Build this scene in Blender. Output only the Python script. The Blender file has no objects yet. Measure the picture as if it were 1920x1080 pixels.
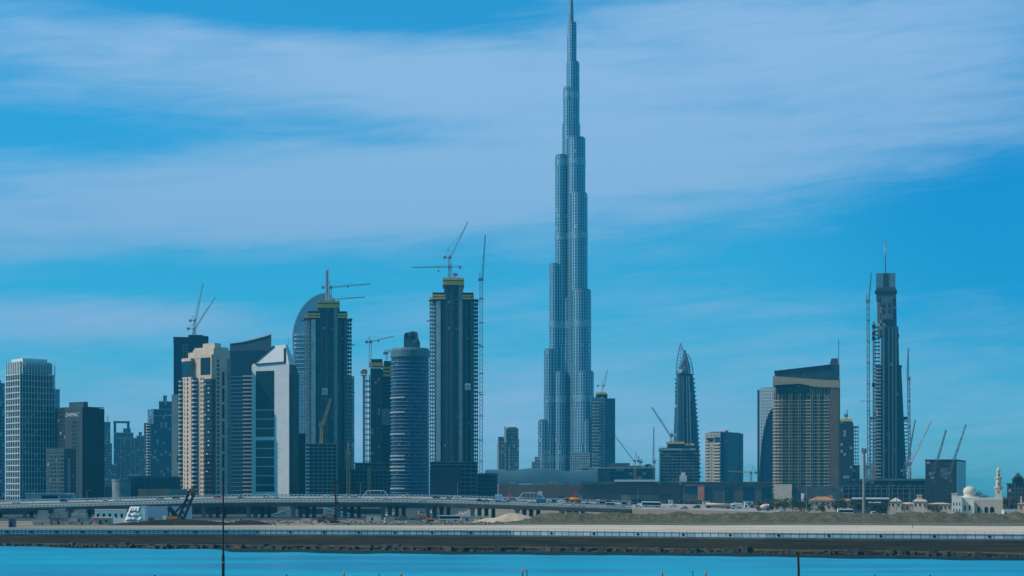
import bpy, math, random
from mathutils import Vector, Matrix
random.seed(11)
C = bpy.context.scene.collection
R = math.radians
S = bpy.context.scene
# ---------------------------------------------------------------- camera, sky, sun, exposure
F = 3400.0; YH = 925.0; H = 20.0; GZ = 5.0      # focal length in photo pixels, horizon row, eye height, ground level
cd = bpy.data.cameras.new('camera'); cam = bpy.data.objects.new('camera', cd); C.objects.link(cam)
cam.location = (0, 0, H); cam.rotation_euler = (R(90), 0, 0)
cd.sensor_width = 36.0; cd.lens = F/1920*36.0; cd.shift_y = (YH-540)/1920
cd.clip_start = 1.0; cd.clip_end = 30000
S.camera = cam
S.view_settings.view_transform = 'Standard'; S.view_settings.look = 'None'
S.view_settings.exposure = 0.0; S.view_settings.gamma = 1.0
SUN_AZ = 263.0; SUN_EL = 44.0
sd = Vector((math.sin(R(SUN_AZ))*math.cos(R(SUN_EL)), math.cos(R(SUN_AZ))*math.cos(R(SUN_EL)), math.sin(R(SUN_EL))))
sl = bpy.data.lights.new('sun', 'SUN'); sl.energy = 4.2; sl.angle = R(0.5); sl.color = (1.0, 0.86, 0.70)
so = bpy.data.objects.new('sun', sl); C.objects.link(so); so.rotation_euler = sd.to_track_quat('Z', 'Y').to_euler(); so.location = (-400, -200, 900)

class NT:
    def __init__(s, tree): s.t = tree; s.n = tree.nodes; s.l = tree.links
    def new(s, ty, **kw):
        n = s.n.new(ty)
        for k, v in kw.items(): setattr(n, k, v)
        return n
    def put(s, sock, v):
        if v is None: return
        if hasattr(v, 'is_linked') or isinstance(v, bpy.types.NodeSocket): s.l.new(v, sock)
        else: sock.default_value = v
    def m(s, op, a, b=None, c=None, clamp=False):
        n = s.new('ShaderNodeMath', operation=op, use_clamp=clamp)
        s.put(n.inputs[0], a); s.put(n.inputs[1], b); s.put(n.inputs[2], c)
        return n.outputs[0]
    def mix(s, f, a, b, blend='MIX'):
        n = s.new('ShaderNodeMix', data_type='RGBA', blend_type=blend)
        s.put(n.inputs[0], f); s.put(n.inputs[6], a); s.put(n.inputs[7], b)
        return n.outputs[2]
    def ss(s, x, lo, hi, a=0.0, b=1.0):
        n = s.new('ShaderNodeMapRange', interpolation_type='SMOOTHSTEP'); n.clamp = True
        s.put(n.inputs[0], x); n.inputs[1].default_value = lo; n.inputs[2].default_value = hi
        n.inputs[3].default_value = a; n.inputs[4].default_value = b
        return n.outputs[0]
    def xyz(s, x, y, z):
        n = s.new('ShaderNodeCombineXYZ'); s.put(n.inputs[0], x); s.put(n.inputs[1], y); s.put(n.inputs[2], z); return n.outputs[0]
    def noise(s, vec, scale, detail=4, rough=.55, dist=0.0):
        n = s.new('ShaderNodeTexNoise'); s.put(n.inputs['Vector'], vec)
        n.inputs['Scale'].default_value = scale; n.inputs['Detail'].default_value = detail
        n.inputs['Roughness'].default_value = rough; n.inputs['Distortion'].default_value = dist
        return n.outputs[0]

def build_world():
    w = bpy.data.worlds.new('World'); S.world = w; w.use_nodes = True
    g = NT(w.node_tree); g.n.clear()
    sky = g.new('ShaderNodeTexSky', sky_type='NISHITA'); sky.sun_disc = False
    sky.sun_elevation = R(SUN_EL); sky.sun_rotation = R(SUN_AZ); sky.altitude = 0; sky.air_density = 1.0; sky.dust_density = 0.6; sky.ozone_density = 2.0
    tc = g.new('ShaderNodeTexCoord'); sp = g.new('ShaderNodeSeparateXYZ'); g.l.new(tc.outputs['Generated'], sp.inputs[0])
    x, y, z = sp.outputs
    # clouds live on the sky sphere: azimuth and elevation (radians) of the direction looked at
    az = g.m('ARCTAN2', x, y); el = g.m('ARCSINE', z)
    def blob(pa, pe, ra, re, tilt, amp):
        a0 = math.atan((pa-960)/F); e0 = math.atan((YH-pe)/F); ra /= F; re /= F
        da = g.m('SUBTRACT', az, a0); de = g.m('SUBTRACT', g.m('SUBTRACT', el, e0), g.m('MULTIPLY', da, tilt))
        q = g.m('ADD', g.m('POWER', g.m('DIVIDE', da, ra), 2.0), g.m('POWER', g.m('DIVIDE', de, re), 2.0))
        return g.m('MULTIPLY', g.m('EXPONENT', g.m('MULTIPLY', g.m('POWER', q, 1.25), -1.0)), amp)
    wob = g.noise(g.xyz(g.m('MULTIPLY', az, 7.0), g.m('MULTIPLY', el, 30.0), 3.0), 1.0, 5, .6)
    wisp = g.noise(g.xyz(g.m('MULTIPLY', az, 13.0), g.m('MULTIPLY', g.m('SUBTRACT', el, g.m('MULTIPLY', az, .08)), 95.0), 7.0), 1.0, 8, .66, .5)
    tot = None
    for b in BLOBS:
        v = blob(*b); tot = v if tot is None else g.m('ADD', tot, v)
    tot = g.m('ADD', tot, g.m('MULTIPLY', g.m('SUBTRACT', wob, .5), 0.75))
    tot = g.m('ADD', tot, g.m('MULTIPLY', g.m('SUBTRACT', wisp, .5), 1.15))
    dens = g.ss(tot, -.10, 1.10)
    dens = g.m('MULTIPLY', g.m('MULTIPLY', dens, g.ss(y, -.2, .3, .15, 1.0)), g.ss(el, .30, .60, 1.0, .12))
    deep = g.ss(blob(2010, 420, 480, 300, .0, 1.0), 0.0, 1.0)
    tint = g.mix(g.ss(el, 0.0, .14), (.155, .90, 1.41, 1), SKY_TINT + (1,))
    tint = g.mix(g.ss(el, .30, .55), tint, (.10, 1.08, 1.18, 1))
    skyc = g.mix(1.0, sky.outputs[0], tint, 'MULTIPLY')
    skyc = g.mix(deep, skyc, g.mix(1.0, skyc, (.25, .72, .90, 1), 'MULTIPLY'))
    # level the bright horizon of the clear sky so that it stays blue all the way down
    lev = g.ss(el, 0.0, 0.30, LEV[0], LEV[1])
    lv = g.new('ShaderNodeVectorMath', operation='SCALE'); g.l.new(skyc, lv.inputs[0]); g.l.new(lev, lv.inputs[3])
    col = g.mix(g.m('MULTIPLY', dens, .86), lv.outputs[0], CLOUD + (1,))
    bg = g.new('ShaderNodeBackground'); g.l.new(col, bg.inputs[0]); bg.inputs[1].default_value = SKY_STR
    out = g.new('ShaderNodeOutputWorld'); g.l.new(bg.outputs[0], out.inputs[0])
SKY_STR = 0.106
SKY_TINT = (.14, 1.04, 1.42)
LEV = (1.0, 1.05)
CLOUD = (3.7, 5.75, 8.4)
BLOBS = [(300, 395, 640, 88, .07, .78), (900, 335, 480, 80, .10, .66), (1480, 200, 640, 200, .05, .68), (250, 115, 520, 95, -.05, .5), (700, 160, 520, 110, 0, .28), (960, 560, 1500, 420, 0, .20), (900, 790, 1500, 130, 0, .22), (480, 20, 330, 34, .03, -.35), (830, 268, 240, 13, 0, -.25), (420, 525, 420, 26, 0, -.3), (330, 595, 200, 26, 0, .3), (1250, 560, 500, 60, 0, .18),
         (1500, 30, 500, 120, 0, .35), (800, 150, 320, 60, 0, .45), (80, 610, 330, 45, 0, .65), (900, 800, 1000, 110, 0, .40),
         (600, 15, 420, 40, -.02, -.65), (560, 245, 380, 22, .0, -.16), (1900, 430, 420, 100, .12, -.8), (60, 270, 200, 40, 0, -.3), (700, 540, 700, 40, .05, -.25)]
build_world()

# ---------------------------------------------------------------- helpers
def WX(px, D): return (px-960)*D/F
def WZ(py, D): return H-(py-YH)*D/F

def tag(o, label=None, cat=None, group=None, kind=None):
    if label: o['label'] = label
    if cat: o['category'] = cat
    if group: o['group'] = group
    if kind: o['kind'] = kind
    return o
def thing(name, label, cat, loc=(0, 0, 0), rotz=0.0, group=None):
    o = bpy.data.objects.new(name, None); C.objects.link(o); o.empty_display_size = .5
    o.location = loc; o.rotation_euler = (0, 0, rotz)
    return tag(o, label, cat, group)
def kids(o): return [c for c in list(C.objects) if c.parent == o]
_children = {}
def dup(o, parent=None, loc=None, rotz=None):
    c = o.copy(); C.objects.link(c)
    if parent is not None: c.parent = parent; _children.setdefault(parent.name, []).append(c)
    if loc is not None: c.location = loc
    if rotz is not None: c.rotation_euler = (0, 0, rotz)
    for ch in _children.get(o.name, [])[:]: dup(ch, c)
    return c

class MB:
    def __init__(s, smooth=False): s.v = []; s.f = []; s.sm = smooth; s.u = {}
    def add(s, vs, fs):
        b = len(s.v); s.v += [tuple(p) for p in vs]; s.f += [tuple(b+i for i in f) for f in fs]; return b
    def box(s, x0, x1, y0, y1, z0, z1):
        s.add([(x0,y0,z0),(x1,y0,z0),(x1,y1,z0),(x0,y1,z0),(x0,y0,z1),(x1,y0,z1),(x1,y1,z1),(x0,y1,z1)],
              [(0,3,2,1),(4,5,6,7),(0,1,5,4),(1,2,6,5),(2,3,7,6),(3,0,4,7)]); return s
    def rbox(s, c, sx, sy, sz, rz=0, ry=0):
        M = Matrix.Rotation(rz, 3, 'Z') @ Matrix.Rotation(ry, 3, 'Y')
        vs = [Vector(c)+M @ Vector((a*sx/2, b*sy/2, d*sz/2)) for d in (-1, 1) for a, b in ((-1,-1),(1,-1),(1,1),(-1,1))]
        s.add(vs, [(0,3,2,1),(4,5,6,7),(0,1,5,4),(1,2,6,5),(2,3,7,6),(3,0,4,7)]); return s
    def prism(s, poly, z0, z1, top=None, cap=True):            # poly counter-clockwise seen from above; top: scaled copy or list of z
        n = len(poly); tp = top or poly
        zt = z1 if isinstance(z1, (list, tuple)) else [z1]*n
        acc = 0.0; us = [0.0]
        for i in range(n): acc += math.dist(poly[i], poly[(i+1) % n]); us.append(acc)
        vs = []; fs = []
        for i in range(n):
            j = (i+1) % n; b = len(vs)
            vs += [(*poly[i], z0), (*poly[j], z0), (*tp[j], zt[j]), (*tp[i], zt[i])]
            s.u[len(s.f)+len(fs)] = [(us[i], z0), (us[i+1], z0), (us[i+1], zt[j]), (us[i], zt[i])]
            fs.append((b, b+1, b+2, b+3))
        base = len(s.f); s.add(vs, fs)
        if cap:
            s.add([(*tp[i], zt[i]) for i in range(n)], [tuple(range(n))])
            s.add([(*poly[i], z0) for i in range(n)], [tuple(reversed(range(n)))])
        return s
    def side(s, pts, y0, y1):                                  # outline in x,z extruded along y
        n = len(pts)
        ar = sum(pts[i][0]*pts[(i+1) % n][1]-pts[(i+1) % n][0]*pts[i][1] for i in range(n))
        if ar < 0: pts = pts[::-1]
        s.add([(x, y0, z) for x, z in pts], [tuple(range(n))])
        s.add([(x, y1, z) for x, z in pts], [tuple(reversed(range(n)))])
        for i in range(n):
            a, b = pts[i], pts[(i+1) % n]
            s.add([(a[0], y0, a[1]), (a[0], y1, a[1]), (b[0], y1, b[1]), (b[0], y0, b[1])], [(0,1,2,3)])
        return s
    def bar(s, p, q, w, h=None, n=4):
        p = Vector(p); q = Vector(q); d = (q-p)
        if d.length < 1e-6: return s
        d.normalize(); a = d.cross(Vector((0, 0, 1)))
        if a.length < 1e-3: a = Vector((1, 0, 0))
        a.normalize(); b = a.cross(d); h = h or w
        vs = []
        for c in (p, q):
            for i in range(n):
                t = 2*math.pi*(i+.5)/n; k = 1/math.cos(math.pi/n) if n == 4 else 1
                vs.append(c + a*(math.cos(t)*w/2*k) + b*(math.sin(t)*h/2*k))
        fs = [(i, (i+1) % n, n+(i+1) % n, n+i) for i in range(n)]+[tuple(reversed(range(n))), tuple(range(n, 2*n))]
        s.add(vs, fs); return s
    def lathe(s, cx, cy, prof, n=24, sx=1.0, sy=1.0, a0=0.0, a1=None):
        full = a1 is None; a1 = 2*math.pi if full else a1
        k = n if full else n+1; ring = []
        for i in range(k):
            t = a0+(a1-a0)*i/n; ring.append((math.cos(t), math.sin(t)))
        for j in range(len(prof)-1):
            (r0, z0), (r1, z1) = prof[j], prof[j+1]
            vs = [(cx+c*r0*sx, cy+d*r0*sy, z0) for c, d in ring]+[(cx+c*r1*sx, cy+d*r1*sy, z1) for c, d in ring]
            fs = []; rm = max(r0, r1)*(sx+sy)/2
            for i in range(n):
                i2 = (i+1) % k; fs.append((i, i2, k+i2, k+i))
                u0 = rm*(a0+(a1-a0)*i/n); u1 = rm*(a0+(a1-a0)*(i+1)/n)
                v0, v1 = (z0, z1) if abs(z1-z0) > 1e-3 else (r0, r1)
                s.u[len(s.f)+i] = [(u0, v0), (u1, v0), (u1, v1), (u0, v1)]
            s.add(vs, fs)
        for (r, z), up in ((prof[-1], True), (prof[0], False)):
            if r > 1e-4:
                vs = [(cx+c*r*sx, cy+d*r*sy, z) for c, d in ring]
                s.add(vs, [tuple(range(k)) if up else tuple(reversed(range(k)))])
        return s
    def lattice(s, p, q, w, t=.28, step=None, taper=1.0):
        p = Vector(p); q = Vector(q); d = q-p; L = d.length; d.normalize()
        a = d.cross(Vector((0, 1, 0)))
        if a.length < 1e-3: a = Vector((1, 0, 0))
        a.normalize(); b = a.cross(d); n = max(2, int(L/(step or w*1.6)))
        cs = [a*w/2+b*w/2, a*w/2-b*w/2, -a*w/2-b*w/2, -a*w/2+b*w/2]
        for c in cs: s.bar(p+c, q+c*taper, t)
        for i in range(n):
            u = p+d*L*i/n; v = p+d*L*(i+1)/n; ku = 1+(taper-1)*i/n; kv = 1+(taper-1)*(i+1)/n
            for k in range(4):
                e, g = cs[k], cs[(k+1) % 4]
                if i % 2: e, g = g, e
                s.bar(u+e*ku, v+g*kv, t*.65)
        return s
    def build(s, name, mat, parent=None, loc=None, kind=None, label=None):
        me = bpy.data.meshes.new(name); me.from_pydata(s.v, [], s.f); me.update()
        uv = me.uv_layers.new(name='UVMap')
        co = [0.0]*(len(me.loops)*2)
        for p in me.polygons:
            if p.index in s.u and len(s.u[p.index]) == p.loop_total:
                for k, li in enumerate(p.loop_indices): co[2*li], co[2*li+1] = s.u[p.index][k]
                continue
            nn = p.normal
            if abs(nn.z) > .8: tx = Vector((1, 0, 0)); ty = Vector((0, 1, 0))
            else:
                tx = Vector((-nn.y, nn.x, 0)).normalized(); ty = Vector((0, 0, 1))
            for li in p.loop_indices:
                c = me.vertices[me.loops[li].vertex_index].co
                co[2*li] = c.dot(tx); co[2*li+1] = c.dot(ty)
        uv.data.foreach_set('uv', co)
        if s.sm: me.polygons.foreach_set('use_smooth', [True]*len(me.polygons))
        me.materials.append(mat)
        o = bpy.data.objects.new(name, me); C.objects.link(o)
        if parent is not None: o.parent = parent; _children.setdefault(parent.name, []).append(o)
        if loc is not None: o.location = loc
        if kind: o['kind'] = kind
        if label: o['label'] = label
        return o
def rep(o, locs):                                             # the first place is the part itself, then linked copies
    out = [o]; o.location = locs[0]
    for l in locs[1:]: out.append(dup(o, o.parent, l))
    return out
def frange(a, b, n): return [a+(b-a)*i/(n-1) for i in range(n)] if n > 1 else [a]
def steps(a, b, d):
    out = []; z = a
    while z < b-1e-6: out.append(z); z += d
    return out
def cap_windows(root, mb, name, mat, locs, most=100):
    """up to a hundred windows as parts, the rest of the same kind as one part"""
    rep(mb.build(name, mat, root), locs[:most])
    if len(locs) > most:
        r = MB()
        for l in locs[most:]:
            r.add([(v[0]+l[0], v[1]+l[1], v[2]+l[2]) for v in mb.v], mb.f)
        r.build(name, mat, root, kind='stuff')

# ---------------------------------------------------------------- materials
def pmat(name, col, rough=.7, metal=0.0, var=.25, scale=.15, streak=0.0, spec=.4, bump=0.0, bscale=1.0, col2=None):
    m = bpy.data.materials.new(name); m.use_nodes = True; g = NT(m.node_tree)
    b = g.n['Principled BSDF']; tc = g.new('ShaderNodeTexCoord')
    n1 = g.noise(tc.outputs['Object'], scale, 5, .6)
    f = g.ss(n1, .3, .7)
    dark = tuple(c*(1-var) for c in (col2 or col))+(1,); lite = tuple(min(1, c*(1+var*.5)) for c in col)+(1,)
    c = g.mix(f, dark, lite)
    if streak:
        mp = g.new('ShaderNodeMapping'); mp.inputs['Scale'].default_value = (.55, .55, .03); g.l.new(tc.outputs['Object'], mp.inputs[0])
        n2 = g.ss(g.noise(mp.outputs[0], 1.0, 4, .6), .45, .75)
        c = g.mix(g.m('MULTIPLY', n2, streak), c, tuple(q*.45 for q in col)+(1,))
    g.put(b.inputs['Base Color'], c); b.inputs['Roughness'].default_value = rough
    b.inputs['Metallic'].default_value = metal; b.inputs['Specular IOR Level'].default_value = spec
    if bump:
        bn = g.new('ShaderNodeBump'); bn.inputs['Strength'].default_value = bump; bn.inputs['Distance'].default_value = .3
        g.l.new(g.noise(tc.outputs['Object'], bscale, 6, .65), bn.inputs['Height']); g.l.new(bn.outputs[0], b.inputs['Normal'])
    return m
def facade(name, glass, frame, cw, ch, fu=.12, fv=.2, rough=.16, var=.6, fr=.6, metal=0.0, spec=.28, blinds=.10, bcol=(.30, .34, .36), wob=.03, fmetal=0.0, **kw):
    m = bpy.data.materials.new(name); m.use_nodes = True; g = NT(m.node_tree)
    b = g.n['Principled BSDF']; uv = g.new('ShaderNodeUVMap'); sp = g.new('ShaderNodeSeparateXYZ'); g.l.new(uv.outputs[0], sp.inputs[0])
    u = g.m('DIVIDE', sp.outputs[0], cw); v = g.m('DIVIDE', sp.outputs[1], ch)
    fx = g.m('FRACT', u); fy = g.m('FRACT', v)
    mk = g.m('MAXIMUM', g.m('LESS_THAN', fx, fu), g.m('LESS_THAN', fy, fv))
    wn = g.new('ShaderNodeTexWhiteNoise', noise_dimensions='3D'); g.l.new(g.xyz(g.m('FLOOR', u), g.m('FLOOR', v), 0.0), wn.inputs[0])
    wb = g.noise(g.xyz(g.m('MULTIPLY', u, .23), g.m('MULTIPLY', v, .17), 0.0), 1.0, 3)
    k = g.m('ADD', 1-var*.75, g.m('MULTIPLY', g.m('ADD', g.m('MULTIPLY', wn.outputs[0], .6), g.m('MULTIPLY', wb, .9)), var))
    gl = g.new('ShaderNodeVectorMath', operation='SCALE'); gl.inputs[0].default_value = glass; g.l.new(k, gl.inputs[3])
    c = g.mix(g.m('GREATER_THAN', wn.outputs[0], 1-blinds), gl.outputs[0], bcol+(1,))
    c = g.mix(mk, c, frame+(1,))
    g.put(b.inputs['Base Color'], c)
    g.put(b.inputs['Roughness'], g.m('ADD', rough, g.m('MULTIPLY', mk, fr-rough)))
    g.put(b.inputs['Metallic'], g.m('ADD', metal, g.m('MULTIPLY', mk, fmetal-metal))); b.inputs['Specular IOR Level'].default_value = spec
    # every pane sits a hair out of plane, as real panes do
    nv = g.new('ShaderNodeVectorMath', operation='MULTIPLY_ADD'); g.l.new(wn.outputs['Color'], nv.inputs[0])
    nv.inputs[1].default_value = (wob*2,)*3
    geo = g.new('ShaderNodeNewGeometry'); sh = g.new('ShaderNodeVectorMath', operation='SUBTRACT'); g.l.new(geo.outputs['Normal'], sh.inputs[0]); sh.inputs[1].default_value = (wob,)*3
    g.l.new(sh.outputs[0], nv.inputs[2]); nm = g.new('ShaderNodeVectorMath', operation='NORMALIZE'); g.l.new(nv.outputs[0], nm.inputs[0])
    g.l.new(nm.outputs[0], b.inputs['Normal'])
    return m
M = {}
M['white'] = pmat('white_cladding', (.66, .66, .66), .5, var=.08, streak=.12)
M['whitepaint'] = pmat('white_paint', (.74, .74, .72), .5, var=.1)
M['conc'] = pmat('raw_concrete', (.22, .26, .26), .85, var=.3, streak=.25)
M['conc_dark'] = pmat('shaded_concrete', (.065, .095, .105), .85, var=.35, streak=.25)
M['bridge'] = pmat('bridge_concrete', (.20, .22, .20), .8, var=.2, streak=.2)
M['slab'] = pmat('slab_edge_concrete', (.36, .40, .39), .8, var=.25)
M['slab_dark'] = pmat('weathered_slab', (.10, .135, .145), .85, var=.35)  # dark slab tone, also the shade side of the twin towers' slabs
M['beige'] = pmat('beige_render', (.63, .465, .355), .75, var=.14, streak=.12)
M['cream'] = pmat('cream_render', (.60, .48, .37), .75, var=.12, streak=.1)
M['brown'] = pmat('brown_stone', (.13, .105, .07), .7, var=.2, streak=.2)
M['mall'] = pmat('mall_stone', (.12, .09, .06), .75, var=.25, scale=.02, streak=.3)
M['glass'] = pmat('dark_window_glass', (.008, .014, .02), .15, var=.4, spec=.3)
M['glass_blue'] = pmat('blue_glass', (.012, .045, .09), .15, var=.4, spec=.3)
M['black'] = pmat('black_steel', (.012, .013, .015), .55, var=.3)
M['steel'] = pmat('grey_steel', (.22, .23, .24), .45, metal=.6, var=.2)
M['crane_white'] = pmat('crane_white_paint', (.62, .60, .58), .5, var=.15)
M['crane_grey'] = pmat('crane_grey_paint', (.22, .25, .27), .5, var=.2)
M['crane_yellow'] = pmat('crane_yellow_paint', (.68, .42, .10), .5, var=.2)
M['crane_brown'] = pmat('rusty_boom_paint', (.15, .10, .06), .6, var=.3)
M['form'] = pmat('yellow_formwork', (.85, .48, .10), .7, var=.3, scale=.4)
M['form_dark'] = pmat('formwork_screen', (.02, .032, .042), .8, var=.3)
M['orange'] = pmat('orange_paint', (.72, .22, .03), .45, var=.15)
M['red'] = pmat('red_paint', (.55, .07, .03), .5, var=.15)
M['rubber'] = pmat('tyre_rubber', (.02, .02, .02), .8, var=.2)
M['brickred'] = pmat('brick_hoarding', (.66, .24, .12), .8, var=.2)
M['rooftile'] = pmat('terracotta_roof', (.46, .20, .10), .8, var=.25, scale=.5)
M['asphalt'] = pmat('asphalt', (.33, .32, .30), .85, var=.2, scale=.05)
M['soil'] = pmat('dark_soil', (.03, .028, .024), .95, spec=.1, var=.4, scale=.3, bump=.6, bscale=.8)
M['leaf'] = pmat('foliage', (.035, .06, .025), .7, var=.5, scale=.4)
M['bark'] = pmat('bark', (.10, .075, .05), .9, var=.3)
M['sandheap'] = pmat('pale_sand', (.50, .38, .27), .95, var=.2, scale=.2, bump=.5, bscale=.5)
M['rust'] = pmat('rusty_steel', (.07, .03, .015), .8, var=.4, scale=6)
M['pole'] = pmat('dark_pole_paint', (.012, .015, .025), .5, var=.3, scale=4)
M['wire'] = pmat('galvanised_wire', (.16, .16, .15), .4, metal=.7, var=.2)
M['skin'] = pmat('skin', (.35, .2, .13), .6, var=.1)
M['cloth'] = pmat('dark_clothes', (.02, .022, .03), .9, var=.3, scale=3)
# ---------------------------------------------------------------- ground, water, banks
def sheet(name, pts, z, mat, kind='structure'):
    o = MB().add([(x, y, z) for x, y in pts], [tuple(range(len(pts)))])
def lerp_tab(tab, x):
    if x <= tab[0][0]: return tab[0][1]
    for (a, b), (c, d) in zip(tab, tab[1:]):
        if x <= c: return b+(d-b)*(x-a)/(c-a)
    return tab[-1][1]
WALL_TAB = [(-700, 735), (-212, 741), (-105, 739), (0, 722), (96, 680), (186, 657), (700, 560)]     # promenade wall line: x -> y
SHORE_TAB = [(-700, 720), (-196, 690), (-95, 652), (0, 628), (86, 606), (158, 560), (700, 440)]
def wall_y(x): return lerp_tab(WALL_TAB, x)
def shore_y(x): return lerp_tab(SHORE_TAB, x)+3.2*math.sin(x*.055)+2.4*math.sin(x*.17+1)+1.6*math.sin(x*.41)
WALL_Z = 3.0
mg = pmat('dusty_ground', (.27, .225, .17), .95, spec=.08, var=.3, scale=.02, bump=.3, bscale=.3)
def build_ground():
    m = MB(); xs = [-4500, -2000, -900, -500, -350]+[-300+20*i for i in range(31)]+[350, 500, 900, 2000, 4500]
    ys = [None, 900, 1100, 1600, 2500, 4000, 6800]
    vs = []; fs = []
    for j, y in enumerate(ys):
        for x in xs: vs.append((x, (wall_y(x)+1.2) if y is None else y, GZ))
    n = len(xs)
    for j in range(len(ys)-1):
        for i in range(n-1): fs.append((j*n+i, j*n+i+1, (j+1)*n+i+1, (j+1)*n+i))
    m.add(vs, fs); m.build('ground', mg, kind='structure')
build_ground()
def strip(name, mat, f0, f1, z0, z1, xs, nsub=1, jit=0.0):
    m = MB(True); vs = []; fs = []; n = len(xs)
    for j in range(nsub+1):
        t = j/nsub
        for x in xs:
            jj = jit*(random.random()-.5) if 0 < j < nsub else 0
            vs.append((x, f0(x)+(f1(x)-f0(x))*t+jj*3, z0+(z1-z0)*t+jj))
    for j in range(nsub):
        for i in range(n-1): fs.append((j*n+i, j*n+i+1, (j+1)*n+i+1, (j+1)*n+i))
    m.add(vs, fs); return m.build(name, mat, kind='structure')
XS = [-700, -500, -400]+[-320+4*i for i in range(161)]+[400, 500, 700]
# slope under the wall: dark stone pitching with courses, green-brown at the water
def slope_mat():
    m = bpy.data.materials.new('stone_pitching'); m.use_nodes = True; g = NT(m.node_tree); b = g.n['Principled BSDF']
    tc = g.new('ShaderNodeTexCoord'); sp = g.new('ShaderNodeSeparateXYZ'); g.l.new(tc.outputs['Object'], sp.inputs[0])
    v = g.m('MULTIPLY', sp.outputs[2], 1.9); w = g.noise(tc.outputs['Object'], .12, 5, .6)
    row = g.noise(g.xyz(g.m('MULTIPLY', sp.outputs[0], .02), 0.0, g.m('MULTIPLY', v, 1.3)), 1.6, 4, .6)
    c = g.mix(g.ss(row, .35, .65), (.009, .010, .005, 1), (.052, .044, .021, 1))
    c = g.mix(g.ss(w, .4, .7), c, (.020, .022, .012, 1))
    br = g.new('ShaderNodeTexBrick'); br.inputs['Scale'].default_value = .35; br.inputs['Mortar Size'].default_value = .05
    g.l.new(tc.outputs['Object'], br.inputs['Vector']); c = g.mix(g.m('MULTIPLY', br.outputs[1], .35), c, (.02, .02, .016, 1))
    c = g.mix(g.ss(sp.outputs[2], .15, .9), (.010, .012, .008, 1), c)
    g.put(b.inputs['Base Color'], c); b.inputs['Roughness'].default_value = .9; b.inputs['Specular IOR Level'].default_value = .06
    bn = g.new('ShaderNodeBump'); bn.inputs['Strength'].default_value = .7; bn.inputs['Distance'].default_value = .5
    g.l.new(g.noise(tc.outputs['Object'], .5, 6, .7), bn.inputs['Height']); g.l.new(bn.outputs[0], b.inputs['Normal'])
    return m
strip('embankment_slope', slope_mat(), lambda x: shore_y(x)-14, lambda x: wall_y(x)-.2, -.55, WALL_Z-.25, XS, 10, .10)
# water
def water_mat():
    m = bpy.data.materials.new('lagoon_water'); m.use_nodes = True; g = NT(m.node_tree); b = g.n['Principled BSDF']
    tc = g.new('ShaderNodeTexCoord')
    mp = g.new('ShaderNodeMapping'); mp.inputs['Scale'].default_value = (.010, .035, 1); g.l.new(tc.outputs['Object'], mp.inputs[0])
    big = g.noise(mp.outputs[0], 1.0, 4, .55)
    c = g.mix(g.ss(big, .3, .7), WATER_A+(1,), WATER_B+(1,))
    mp2 = g.new('ShaderNodeMapping'); mp2.inputs['Scale'].default_value = (.05, .30, 1); g.l.new(tc.outputs['Object'], mp2.inputs[0])
    rip = g.noise(mp2.outputs[0], 1.0, 6, .7); c = g.mix(g.ss(rip, .50, .72, 0, .55), c, (.0, .13, .25, 1))
    g.put(b.inputs['Base Color'], c)
    g.put(b.inputs['Roughness'], g.ss(big, .25, .75, .30, .42))
    b.inputs['IOR'].default_value = 1.33; b.inputs['Specular IOR Level'].default_value = .5
    bn = g.new('ShaderNodeBump'); bn.inputs['Strength'].default_value = .55; bn.inputs['Distance'].default_value = .25
    h = g.m('ADD', g.noise(tc.outputs['Object'], .35, 3, .5), g.m('MULTIPLY', g.noise(tc.outputs['Object'], 1.4, 4, .6), .5))
    g.l.new(h, bn.inputs['Height']); g.l.new(bn.outputs[0], b.inputs['Normal'])
    return m
WATER_A = (.0, .20, .35); WATER_B = (.0, .37, .52)
mw = MB(); mw.add([(-1500, 60, 0), (1500, 60, 0), (1500, 760, 0), (-1500, 760, 0)], [(0, 1, 2, 3)]); mw.build('water', water_mat(), kind='structure')
# the bank the photographer stands on
nb = MB(True); xs = [-900, -300, -120, -60, -30, 0, 30, 60, 120, 300, 900]
prof = [(-120, 16.6), (40, 16.6), (52, 16.5), (60, 15.2), (75, 6), (90, -1.5)]
vs = [(x, y, z) for y, z in prof for x in xs]; n = len(xs)
nb.add(vs, [(j*n+i, j*n+i+1, (j+1)*n+i+1, (j+1)*n+i) for j in range(len(prof)-1) for i in range(n-1)])
nb.build('near_bank', mg, kind='structure')
# pale graded track behind the wall, darker verge behind that
def track_mat():
    m = pmat('graded_sand_track', (.62, .51, .41), .95, spec=.08, var=.14, scale=.03, bump=.2); g = NT(m.node_tree); b = g.n['Principled BSDF']
    src = b.inputs['Base Color'].links[0].from_socket; tc = g.new('ShaderNodeTexCoord')
    mp = g.new('ShaderNodeMapping'); mp.inputs['Scale'].default_value = (.012, .5, 1); mp.inputs['Rotation'].default_value = (0, 0, .06); g.l.new(tc.outputs['Object'], mp.inputs[0])
    rut = g.ss(g.noise(mp.outputs[0], 1.0, 5, .6), .46, .62); sp = g.ss(g.noise(tc.outputs['Object'], .6, 5, .75), .58, .72)
    c = g.mix(g.m('MULTIPLY', rut, .55), src, (.26, .235, .19, 1)); c = g.mix(g.m('MULTIPLY', sp, .5), c, (.17, .155, .12, 1))
    lx = g.new('ShaderNodeSeparateXYZ'); g.l.new(tc.outputs['Object'], lx.inputs[0])
    c = g.mix(g.ss(lx.outputs[0], -170, 40, .75, 0), c, (.24, .25, .22, 1)); g.l.new(c, b.inputs['Base Color']); return m
msand = track_mat()
mverge = pmat('dusty_verge', (.13, .14, .105), .95, spec=.06, var=.3, scale=.06)
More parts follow.
